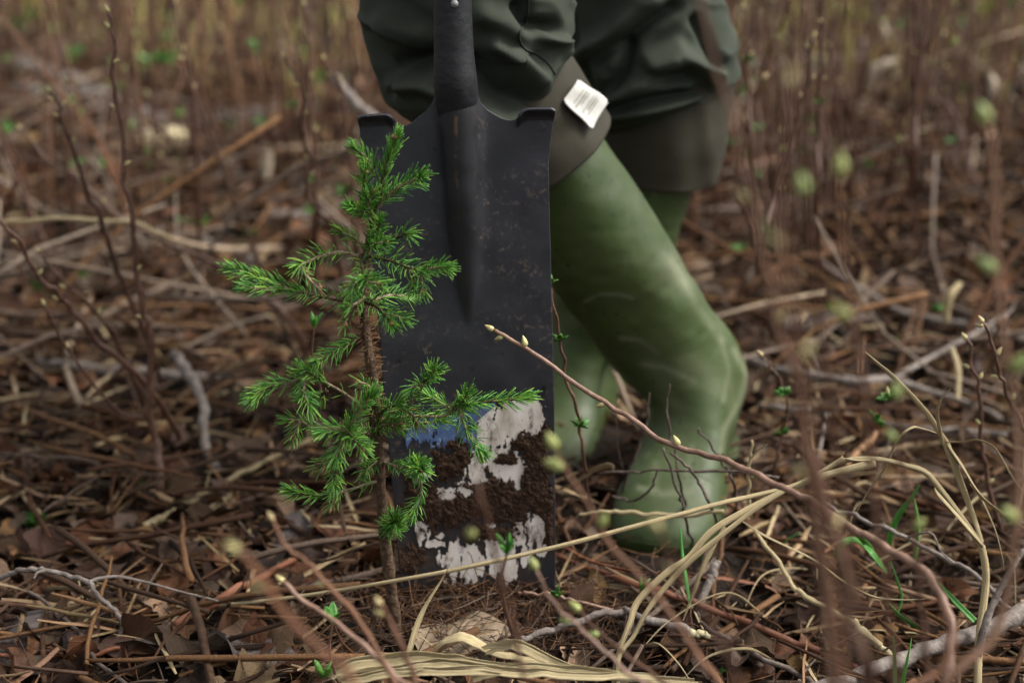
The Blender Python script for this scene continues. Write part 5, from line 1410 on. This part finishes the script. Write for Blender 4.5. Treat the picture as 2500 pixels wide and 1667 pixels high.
# --- single green blades and leaf tufts
for k, (lab, q, w) in enumerate([
        ('single upright green grass blade under the dry grass', [(1661, 1288, 1.14), (1668, 1367, 1.13), (1676, 1420, 1.12), (1686, 1480, 1.11)], [.0008, .0026, .003, .003]),
        ('green grass blade at the bottom edge in front of the grey branch', [(2226, 1556, 1.0), (2216, 1606, .995), (2198, 1690, .99)], [.0006, .0036, .0045]),
        ('thin green blade beside it at the bottom edge', [(2181, 1550, 1.0), (2184, 1600, 1.0), (2186, 1690, .99)], [.0006, .0022, .0026]),
        ('curled green blade in the grass tuft behind the blurred stems', [(2041, 1357, 1.18), (2050, 1335, 1.17), (2066, 1321, 1.17), (2090, 1318, 1.18), (2110, 1335, 1.19)], [.004, .0055, .005, .004, .002]),
        ('green blade leaning left in the tuft', [(2044, 1258, 1.2), (2075, 1285, 1.2), (2103, 1310, 1.21), (2130, 1345, 1.22)], [.001, .004, .005, .004]),
        ('pale-tipped upright blade in the tuft', [(2244, 1185, 1.16), (2225, 1215, 1.17), (2195, 1255, 1.18), (2175, 1300, 1.19), (2168, 1350, 1.2)], [.001, .003, .004, .0045, .004]),
        ('upright blade right of the pale-tipped one', [(2232, 1218, 1.17), (2238, 1260, 1.17), (2240, 1310, 1.18), (2230, 1380, 1.19)], [.0008, .003, .004, .004]),
        ('drooping blade at the foot of the tuft', [(2170, 1475, 1.13), (2195, 1500, 1.12), (2225, 1522, 1.12), (2250, 1545, 1.12)], [.004, .005, .004, .001]),
        ('long blade sloping right under the thin grey twig', [(2290, 1420, 1.12), (2330, 1465, 1.11), (2380, 1515, 1.1)], [.001, .0035, .004]),
        ('wide blade at the centre of the tuft', [(2110, 1330, 1.18), (2130, 1350, 1.17), (2150, 1375, 1.17), (2165, 1400, 1.17)], [.002, .006, .006, .002]),
        ('bent blade under the centre of the tuft', [(2175, 1370, 1.16), (2192, 1420, 1.15), (2202, 1460, 1.14), (2190, 1500, 1.13)], [.002, .0045, .0045, .002]),
        ('short green blade left of the blurred stems', [(1950, 1300, 1.2), (1930, 1312, 1.2), (1915, 1325, 1.2)], [.001, .002, .002])]):
    grass('grass_blade', lab, q, [x * 1.35 for x in w], M['grass'], .5, .3 + k, .2, 'green grass blades', cat='grass blade')
g_ = np.random.default_rng(5)
for k in range(15):
    u0, v0 = g_.uniform(1500, 2480), g_.uniform(1180, 1640)
    a = G(u0, v0, .02)
    ang, L = g_.uniform(0, 6.28), g_.uniform(.05, .17)
    d = Vector((math.cos(ang), math.sin(ang) * .7, 0)) * L
    pp = catmull([a, a + d * .35 + Vector((0, 0, L * g_.uniform(.05, .25))), a + d * .8 + Vector((0, 0, L * g_.uniform(.0, .25))), a + d * 1.1 + Vector((0, 0, -.005))], 26)
    V, F, uv = ribbon_vf(pp, np.array([.0012, .0022, .0024, .0016, .0005]) * g_.uniform(.7, 1.3), g_.normal(0, .8), .25, g_.uniform(0, 3))
    MB().add(V, F, uv).obj('dry_grass_strand', M['straw'], label='thin pale dry grass blade curled over the litter at the lower right', cat='grass blade', group='loose dry grass blades at the lower right')
def tuft(label, c, n, s, m, group):
    """a low rosette of small green leaves on the litter"""
    mb = MB()
    g = np.random.default_rng(int(abs(c[0] * 7919 + c[1] * 104729)))
    for k in range(n):
        a, e = g.uniform(0, 6.28), g.uniform(.2, 1.1)
        d = np.array([math.cos(a) * math.cos(e), math.sin(a) * math.cos(e), math.sin(e)])
        L = s * g.uniform(.6, 1.2)
        o = np.array(c) + g.normal(0, s * .25, 3) * np.array([1, 1, .1])
        p = np.array([o + d * L * t - np.array([0, 0, 1]) * L * .25 * t * t for t in np.linspace(0, 1, 7)])
        V, F, uv = ribbon_vf(p, np.array([.12, .3, .42, .4, .25, .03]) * L, g.normal(0, .4), .2, g.uniform(0, 3))
        mb.add(V, F, uv)
    return mb.obj('leaf_rosette', m, label=label, cat='seedling', group=group)
for lab, (u, v), n, s in [
        ('grassy green tuft at the left edge in the litter', (85, 1275), 22, .022), ('small green seedling on litter left of the trunk', (437, 1325), 4, .010),
        ('green seedling below the lowest left spruce branch', (713, 1256), 4, .010), ('tiny green seedling above the long straw', (630, 1367), 3, .008),
        ('green leaf cluster behind the spruce at mid-height', (580, 820), 8, .020), ('green leaf cluster beside the bent grey branch', (552, 1105), 4, .012),
        ('mossy yellow-green patch at the foot of the tallest shoot', (340, 1195), 18, .014),
        ('small green leaf at the foot of the lichen stick', (1760, 1640), 4, .010), ('green sprig in the dark litter right of centre', (1850, 1575), 3, .009)]:
    tuft(lab, tuple(G(u, v, .004)), n, s, M['newleaf'] if 'moss' not in lab else M['moss'], 'green seedlings in the litter')
for k, (lab, (u, v, y), s) in enumerate([
        ('blurred upright green leaf tuft left of the trunk base', (812, 1520, .97), 1.9), ('blurred green leaf tuft at the bottom left of the trunk', (788, 1655, .95), 1.8),
        ('green bud tuft beside the middle of the trunk', (768, 800, 1.18), 1.3), ('green leaf tuft on the slim twig at the spade foot', (1360, 1458, 1.13), 1.5),
        ('bright green opening bud in front of the sticker', (1238, 1352, .90), 1.7), ('green tuft above the bracken stalk', (1565, 1440, 1.12), 1.3)]):
    o = bpy.data.objects.new('leaf_sprout', TUFTS[k % 4]); COL.objects.link(o)
    s *= .72; o.location = P(u, v, y); o.scale = (s, s, s * (1 + .25 * (k % 3))); o.rotation_euler = (random.uniform(-.3, .3), random.uniform(-.3, .3), k)
    tag(o, lab, 'sprout', 'green opening leaves')
    pp = catmull([Vector(o.location) + Vector((0, 0, .002)), Vector(o.location) - Vector((.004, -.005, .03)), Vector(o.location) - Vector((-.003, -.012, .07))], 14)
    V, F, uv = tube_vf(pp, [.0008, .0014], 7)
    st = MB().add((V - np.array(o.location)), F).mesh('stem', ST)
    so = bpy.data.objects.new('stem', st); COL.objects.link(so); so.parent = o
    so.matrix_parent_inverse = (Matrix.LocRotScale(None, o.rotation_euler, o.scale)).inverted()

for lab, (u, v, y), n, sz in [
        ('soft green leaf clump high on the left edge', (185, 130, 3.6), 9, .030), ('large soft green leaf clump in the upper left background', (385, 150, 3.8), 26, .045),
        ('single green leaf cluster at the top left of the spade', (585, 14, 2.6), 5, .022), ('small green leaf cluster left of the trousers', (630, 108, 2.6), 4, .018),
        ('green leaf cluster just left of the spade tread', (722, 262, 2.4), 7, .024), ('green leaves at the left frame edge', (4, 320, 2.6), 8, .03),
        ('small green leaf cluster in the left background above the spruce branch', (445, 545, 2.2), 5, .018), ('green leaf cluster in the right thicket beside the trousers', (1985, 325, 2.4), 4, .016),
        ('yellow-green leaf patch at the top right', (2400, 30, 5.0), 26, .07), ('yellow-green leaf patch above the right thicket', (2080, 40, 5.0), 20, .06)]:
    o = tuft(lab, tuple(P(u, v, y)), n, sz, M['newleaf'] if 'yellow' not in lab else M['moss'], 'blurred green leaves in the background')
    o.name = 'leaf_cluster'; o['category'] = 'leaves'
for k, (lab, q, w) in enumerate([
        ('pale curled dry leaf high in the right background', [(2125, 215, 3.2), (2132, 180, 3.2), (2160, 158, 3.2), (2190, 150, 3.2)], [.03, .05, .045, .02]),
        ('upright pale dry leaf near the right edge', [(2415, 180, 3.0), (2425, 215, 3.0), (2412, 258, 3.0)], [.02, .045, .02]),
        ('small pale dry leaf below the upright one', [(2450, 250, 2.9), (2466, 280, 2.9), (2478, 310, 2.9)], [.015, .03, .012]),
        ('tall pale scrap of bark at the top right', [(2150, 55, 4.0), (2160, 85, 4.0), (2150, 110, 4.0)], [.02, .045, .02]),
        ('bright pale leaf scrap at the right edge', [(2490, 150, 3.4), (2500, 185, 3.4), (2495, 210, 3.4)], [.02, .05, .02]),
        ('upright pale bark scrap in the left middle distance', [(655, 365, 2.6), (650, 400, 2.6), (648, 435, 2.6)], [.018, .026, .022]),
        ('yellow straw curl on the ground at the right', [(2345, 690, 1.85), (2320, 720, 1.84), (2310, 760, 1.84), (2312, 785, 1.84)], [.008, .012, .012, .008]),
        ('yellow straw strip standing behind the grey branch', [(2325, 850, 1.6), (2340, 900, 1.58), (2338, 975, 1.56)], [.008, .010, .009])]):
    grass('dry_scrap', lab, q, [x * (.62 if k < 5 else 1) for x in w], M['straw'] if k > 5 else M['palewood'], .5, .3, .35, 'pale dry scraps', cat='dead leaf')

# ================================================================== leaf litter
def leaf_variant(seed, nu=10, nv=6):
    g = np.random.default_rng(seed)
    t = np.linspace(0, 1, nu)
    kind = seed % 4
    w = np.sin(np.pi * np.clip(t, .015, .985) ** (.72 if kind != 1 else 1.0)) ** (.7 if kind < 3 else .55) * (.37, .23, .42, .33)[kind]
    w = w * (1 + (.05, .02, .10, .06)[kind] * np.sin(t * 23 + seed))
    curl, fold, tw, roll = g.uniform(-1.6, 1.6), g.uniform(.0, .9), g.normal(0, .8), g.uniform(-1.6, 1.6)
    V, uv = [], []
    for i in range(nu):
        for j in range(nv):
            s_ = (j / (nv - 1) - .5) * 2
            x, y = t[i] - .5, s_ * w[i] * (1 + .07 * math.sin(i * 2.3 + j + seed))
            z = fold * abs(y) * .7 + curl * x * x * .6 + roll * y * y * 1.2
            z += .10 * float(vnoise(x * 4 + seed * 3.1, y * 5, 0, 5)) + .05 * float(vnoise(x * 10, y * 10 + seed, 0, 6))
            a = tw * x
            V.append((x, y * math.cos(a) - z * math.sin(a), y * math.sin(a) + z * math.cos(a))); uv.append((j / (nv - 1) + 1e-4, t[i] + .01))
    F = [(i * nv + j, i * nv + j + 1, (i + 1) * nv + j + 1, (i + 1) * nv + j) for i in range(nu - 1) for j in range(nv - 1)]
    return np.array(V), F, np.array(uv)
LF = [leaf_variant(s_, 6, 4) for s_ in range(10)]
LV = [leaf_variant(s) for s in range(14)]

def twig_variant(seed):
    g = np.random.default_rng(seed + 50)
    k = 7
    p = np.zeros((k, 3)); p[:, 0] = np.linspace(-.5, .5, k)
    p[:, 1:] = np.cumsum(g.normal(0, .011, (k, 2)), 0)
    V, F, uv = tube_vf(p, np.array([.012, .011, .010, .008, .006]) * g.uniform(.8, 1.6), 5, .15, seed)
    if seed % 3 == 0:
        q = np.array([p[3], p[3] + np.array([.12, .10, .03]), p[3] + np.array([.22, .14, .05])])
        V2, F2, u2 = tube_vf(q, [.007, .004], 5)
        F = F + [tuple(i + len(V) for i in f) for f in F2]
        V = np.vstack([V, V2])
    return V, F
TV = [twig_variant(s) for s in range(10)]

def strip_variant(seed):
    g = np.random.default_rng(seed + 80)
    k = 6
    p = np.zeros((k, 3)); p[:, 0] = np.linspace(-.5, .5, k)
    p[:, 1:] = np.cumsum(g.normal(0, .012, (k, 2)), 0)
    V, F, uv = ribbon_vf(p, np.array([.05, .07, .08, .06, .03]) * g.uniform(.5, 1.3), g.normal(0, .6), .3, g.uniform(0, 3), thick=.004)
    return V, F
SV = [strip_variant(s) for s in range(8)]

def rot_mats(yaw, pitch, roll):
    cy, sy, cp, sp, cr, sr = np.cos(yaw), np.sin(yaw), np.cos(pitch), np.sin(pitch), np.cos(roll), np.sin(roll)
    R = np.zeros((len(yaw), 3, 3))
    R[:, 0, 0] = cy * cp; R[:, 0, 1] = cy * sp * sr - sy * cr; R[:, 0, 2] = cy * sp * cr + sy * sr
    R[:, 1, 0] = sy * cp; R[:, 1, 1] = sy * sp * sr + cy * cr; R[:, 1, 2] = sy * sp * cr - cy * sr
    R[:, 2, 0] = -sp; R[:, 2, 1] = cp * sr; R[:, 2, 2] = cp * cr
    return R

def field(n, y0, y1, margin=.25, power=1.0):
    """n random spots on the ground of the wedge the camera looks at, denser near by"""
    y = y0 + (y1 - y0) * rng.random(n) ** power
    x = (rng.random(n) * 2 - 1) * (.40 * y + margin)
    return x, y

def clear_of(x, y, bx, by, r):
    return (x - bx) ** 2 + (y - by) ** 2 > r * r

def scatter(name, variants, n_spots, size, tilt, lift, m, keep=0, stuff_label='', uvs=True, yawf=None, low=False):
    xs, ys = [], []
    for n, y0, y1, mg, pw in n_spots:
        x, y = field(n, y0, y1, mg, pw)
        xs.append(x); ys.append(y)
    x, y = np.concatenate(xs), np.concatenate(ys)
    n = len(x)
    sz = rng.uniform(size[0], size[1], n) * (1 + .25 * sstep(2.0, 5, y))
    yaw = rng.uniform(0, 6.283, n) if yawf is None else yawf(n)
    R = rot_mats(yaw, rng.normal(0, tilt, n), rng.normal(0, tilt * 1.3, n))
    z = gh(x, y) + lift[0] + (lift[1] - lift[0]) * rng.random(n) ** 1.5
    # keep bare earth where the blade goes in
    ok = (np.hypot((x + .03) / .15, (y - 1.125) / .062) > 1) | ((rng.random(n) < .12) & (sz < .06))
    ok &= ~((np.abs(x + .09) < .012) & (np.abs(y - 1.10) < .02))
    ok &= (np.hypot((x - .16) / .10, (y - 1.29) / .12) > 1) | (sz < .03)              # trodden down where the boots stand
    ok &= np.hypot((x - .07) / .08, (y - 1.55) / .12) > 1
    x, y, z, sz, R = x[ok], y[ok], z[ok], sz[ok], R[ok]
    n = len(x)
    which = rng.integers(0, len(variants), n)
    u, v = proj(np.stack([x, y, z], 1))
    inside = (u > -30) & (u < 2530) & (v > -20) & (v < 1690)
    big = np.where(inside, sz / np.hypot(y, .6), -1)
    singles = np.argsort(-big)[:keep]
    sing = np.zeros(n, bool); sing[singles] = True
    meshes = {}
    for i in singles:
        k = int(which[i])
        if k not in meshes:
            vv = variants[k]
            meshes[k] = MB().add(vv[0], vv[1], vv[2] if len(vv) > 2 else None).mesh(name, m)
        o = bpy.data.objects.new(name, meshes[k]); COL.objects.link(o)
        o.parent = ground
        o.matrix_world = Matrix.Translation((x[i], y[i], z[i])) @ Matrix(R[i].tolist()).to_4x4() @ Matrix.Scale(float(sz[i]), 4)
    mb = MB()
    for k, vv in enumerate(variants):
        ids = np.where((which == k) & ~sing)[0]
        if not len(ids): continue
        V = np.einsum('nij,vj->nvi', R[ids], vv[0]) * sz[ids][:, None, None] + np.stack([x, y, z], 1)[ids][:, None, :]
        nv = len(vv[0])
        F = [tuple(q + a * nv for q in f) for a in range(len(ids)) for f in vv[1]]
        mb.add(V.reshape(-1, 3), F, np.tile(vv[2], (len(ids), 1)) if len(vv) > 2 else None)
    tops = mb.obj(name if name.endswith('s') else {'dead_leaf': 'leaf_litter', 'twig': 'twig_litter', 'straw_bit': 'straw_litter'}.get(name, name + '_litter'), m, label=stuff_label, kind='stuff')
    return tops

scatter('dead_leaf', LV, [(3000, .85, 2.1, .25, 1)], (.016, .058), .36, (.003, .022), M['leaf'], 300, 'brown dead leaves covering the near forest floor')
scatter('far_leaf', LF, [(4200, 2.0, 5.0, .4, 1), (3000, 5, 14, 1.0, 1)], (.03, .085), .5, (.003, .03), M['leaf'], 0, 'brown dead leaves on the blurred forest floor behind')
scatter('twig', TV, [(1500, .85, 2.1, .25, 1), (2600, 2.0, 5.5, .4, 1), (1200, 5.5, 14, 1, 1)], (.04, .24), .16, (.004, .042), M['twig'], 300,
        'small fallen twigs strewn over the leaf litter')
scatter('straw_bit', SV, [(1700, .85, 2.1, .25, 1), (2000, 2.0, 5.5, .4, 1)], (.018, .10), .2, (.004, .034), M['strawbit'], 200,
        'broken straw and stalk bits among the dead leaves')
# fine roots and crumbs of soil round the spade and over the near ground
def crumbs():
    mb = MB()
    n = 2600
    x = np.concatenate([rng.normal(-.03, .09, n // 2), (rng.random(n // 2) * 2 - 1) * .6])
    y = np.concatenate([rng.normal(1.145, .03, n // 2), .95 + rng.random(n // 2) * .9])
    z = gh(x, y)
    ico = np.array([(0, 0, 1), (.9, 0, .2), (.28, .85, .2), (-.72, .53, .2), (-.72, -.53, .2), (.28, -.85, .2), (0, 0, -.6)])
    F = [(0, 1, 2), (0, 2, 3), (0, 3, 4), (0, 4, 5), (0, 5, 1), (6, 2, 1), (6, 3, 2), (6, 4, 3), (6, 5, 4), (6, 1, 5)]
    s = rng.uniform(.0012, .0055, n)
    V = ico[None] * s[:, None, None] * rng.uniform(.6, 1.3, (n, 7, 1)) + np.stack([x, y, z + s * .3], 1)[:, None, :]
    mb.add(V.reshape(-1, 3), [tuple(q + a * 7 for q in f) for a in range(n) for f in F])
    mb.obj('soil_crumbs', M['mud'], kind='stuff', label='loose crumbs of dark soil', smooth=False)
    mb = MB()
    for k in range(3400):
        a = rng.uniform(0, 6.28)
        c = np.array([rng.normal(-.03, .13), rng.normal(1.14, .05), 0]) if k % 4 == 0 else np.array([rng.uniform(-.65, .75), rng.uniform(.95, 1.75), 0])
        c[2] = float(gh(c[0], c[1])) + rng.uniform(.002, .018)
        L = rng.uniform(.015, .075)
        d = np.array([math.cos(a), math.sin(a), rng.normal(0, .25)]) * L
        side = np.array([-math.sin(a), math.cos(a), rng.normal(0, .6)]) * L * rng.normal(0, .25)
        p = catmull([c - d / 2, c + side, c + d / 2], 7)
        V, F, uv = tube_vf(p, [.00055, .0003], 4)
        mb.add(V, F)
    mb.obj('root_hairs', M['twig'], kind='stuff', label='fine dark roots and stalk fibres in the litter')
crumbs()
# the broad tan leaf lying in front of the spade
def broad_leaf(label, u, v, size, seed, tone):
    V, F, uv = leaf_variant(seed)
    c = G(u, v, .012)
    R = rot_mats(np.array([.15 + seed]), np.array([-.12]), np.array([.35]))[0]
    V = V * np.array([1, 1.3, .8])
    o = MB().add(V @ R.T * size, F, uv).mesh('broad_leaf', tone)
    ob = bpy.data.objects.new('broad_leaf', o); COL.objects.link(ob)
    ob.location = c
    sb = ob.modifiers.new('smooth', 'SUBSURF'); sb.levels = sb.render_levels = 1
    tag(ob, label, 'dead leaf', 'broad dead leaves')
add_veins(M['leaf'])
M['tanleaf'] = mat('tan_leaf', [(.12, .085, .055), (.20, .15, .10), (.27, .21, .15)], 60, .6, .5, 160, 0, .3, trans=.1)
M['greyleaf'] = mat('grey_leaf', [(.060, .048, .045), (.10, .082, .076), (.15, .125, .115)], 50, .5, .5, 140, .1, .4, trans=.1)
add_veins(M['tanleaf']); add_veins(M['greyleaf'])
broad_leaf('broad tan dead leaf lying in front of the spade foot', 1130, 1560, .085, 0, M['tanleaf'])
broad_leaf('wide grey-brown dead leaf left of the trunk above the long straw', 640, 1330, .10, 4, M['greyleaf'])
broad_leaf('dark grey dead leaf below the long straw on the left', 600, 1600, .075, 8, M['greyleaf'])
broad_leaf('grey-brown leaf in the lower left corner', 70, 1560, .085, 12, M['greyleaf'])
broad_leaf('crumpled dark leaf under the forked twig', 380, 1560, .08, 3, M['greyleaf'])
broad_leaf('flat brown leaf on the litter above the forked twig', 250, 1320, .09, 7, M['leaf'])

# ================================================================== brush behind: many alike shoots
def brush_proto(seed, h):
    g = np.random.default_rng(seed + 300)
    k = 9
    p = np.zeros((k, 3)); p[:, 2] = np.linspace(h, 0, k)
    p[:, :2] = np.cumsum(g.normal(0, .012, (k, 2)), 0); p[:, :2] -= p[-1, :2]
    pp = catmull(p, 20)
    V, F, uv = tube_vf(pp, [.0018, .0028, .0038, .005], 6, .1, seed)
    stem = MB().add(V, F).mesh('stem', ST)
    T = nrm(np.gradient(pp, axis=0))
    buds = [(pp[0], -T[0])]
    for i in range(2, 13, 2):
        a = g.uniform(0, 6.28)
        buds.append((pp[i], np.array([math.cos(a), math.sin(a), .9])))
    return stem, buds
PROTO = [brush_proto(s, h) for s, h in enumerate([.45, .55, .65, .8, .95, 1.1])]
def brush(n, x, y, group, label, nb, scale=1.0):
    st, buds = PROTO[n % 6]
    r = empty('brush_shoot', (x, y, float(gh(x, y)) - .01), label, 'shoot', group)
    rz, lean = random.uniform(0, 6.28), (random.gauss(0, .16), random.gauss(0, .16))
    r.rotation_euler = (lean[0], lean[1], rz)
    r.scale = (scale,) * 3
    o = bpy.data.objects.new('stem', st); COL.objects.link(o); o.parent = r
    for b, d in buds[:nb]:
        o = bpy.data.objects.new('bud', BUDG if random.random() < .3 else BUD); COL.objects.link(o); o.parent = r
        o.location = b; o.rotation_mode = 'QUATERNION'; o.rotation_quaternion = Vector(d).to_track_quat('Z', 'Y')
        o.scale = (random.uniform(.8, 1.5),) * 3
cnt = 0
for k in range(900):
    y = 1.95 + 7.5 * random.random() ** 1.25
    x = random.uniform(-1, 1) * (.40 * y + .15)
    u, v = proj(np.array([x, y, 0.0]))
    # thinner on the left, a thicket on the right
    dens = .42 if x < -.1 * y else (.30 if x < .12 * y else .95)
    if y < 2.4: dens *= .5
    if random.random() > dens * .52: continue
    lab = ('thin bare shoot in the blurred thicket on the right' if x > .12 * y else 'thin bare shoot in the blurred background left of the person' if x < -.02 * y else 'thin bare shoot in the blurred background behind the person')
    brush(k, x, y, lab.replace('thin bare shoot', 'bare shoots'), lab, 4 if y < 4.5 else 2, random.uniform(.6, 1.05))
    cnt += 1
    if cnt >= 285: break
# a far mass of brush and pale dry grass that closes the view
def far_mass(name, label, n, y0, y1, hmin, hmax, rad, m, kinds):
    mb = MB()
    for k in range(n):
        y = y0 + (y1 - y0) * random.random()
        x = random.uniform(-1, 1) * (.45 * y + .4)
        if name == 'dry_grass' and float(vnoise(x * 1.3, y * .9, 0, 44)) < .05: continue
        h = random.uniform(hmin, hmax)
        z = float(gh(x, y))
        a, b = random.gauss(0, .18) * h, random.gauss(0, .18) * h
        p = np.array([(x, y, z), (x + a * .3, y + b * .3, z + h * .5), (x + a, y + b, z + h)])
        V, F, uv = tube_vf(p, [rad, rad * .8, rad * .3], 4)
        mb.add(V, F)
    mb.obj(name, m, kind='stuff', label=label)
far_mass('far_brush', 'far-off brown brush closing the view', 3600, 5.5, 22, .3, 1.4, .0045, M['farbrush'], 0)
far_mass('brushwood', 'mass of thin bare shoots in the blurred undergrowth', 850, 2.2, 7.0, .15, .9, .0030, M['redstem'], 0)
far_mass('dry_grass', 'pale dry grass among the far brush', 5200, 3.6, 18, .06, .34, .0030, M['palegrass'], 0)
def tangle(nm, cnt_, m, lab):
    mb = MB()
    for k in range(cnt_):
        y = 1.75 + 6 * random.random() ** 1.2
        x = random.uniform(-1, 1) * (.42 * y + .3)
        z = float(gh(x, y)) + abs(random.gauss(0, .05)) + .01
        a, e, L = random.uniform(0, 6.28), random.gauss(0, .35), random.uniform(.12, .6)
        d = np.array([math.cos(a) * math.cos(e), math.sin(a) * math.cos(e), math.sin(e)]) * L
        c = np.array([x, y, max(z, float(gh(x, y)) + abs(d[2]) * .5)])
        bow = np.array([random.gauss(0, .05), random.gauss(0, .05), random.gauss(0, .06)]) * L
        V, F, uv = tube_vf(catmull([c - d / 2, c + bow, c + d / 2], 6), np.array([1, .9, .5]) * random.uniform(.0015, .0055), 5)
        mb.add(V, F)
    mb.obj(nm, m, kind='stuff', label=lab)
tangle('tangled_twigs', 1000, M['twig'], 'tangle of brown fallen twigs in the blurred undergrowth')
tangle('grey_twigs', 260, M['greytwig'], 'pale grey fallen twigs in the blurred undergrowth')
def green_flecks():
    mb = MB()
    for k in range(520):
        y = 1.8 + 7 * random.random()
        x = random.uniform(-1, 1) * (.42 * y + .2)
        z = float(gh(x, y)) + random.uniform(0.0, .12 + .04 * y)
        c = np.array([x, y, z])
        for j in range(random.randint(2, 5)):
            d = np.array([random.gauss(0, 1), random.gauss(0, 1), abs(random.gauss(.6, .5))]); d = nrm(d)
            L = random.uniform(.008, .022) * (.7 + .16 * y)
            p = np.array([c + d * L * t for t in np.linspace(0, 1, 5)])
            V, F, uv = ribbon_vf(p, np.array([.1, .45, .5, .3, .03]) * L, .3, .2, random.uniform(0, 3))
            mb.add(V, F)
    mb.obj('new_leaves', M['newleaf'], kind='stuff', label='scattered fresh green leaves opening through the brush')
green_flecks()
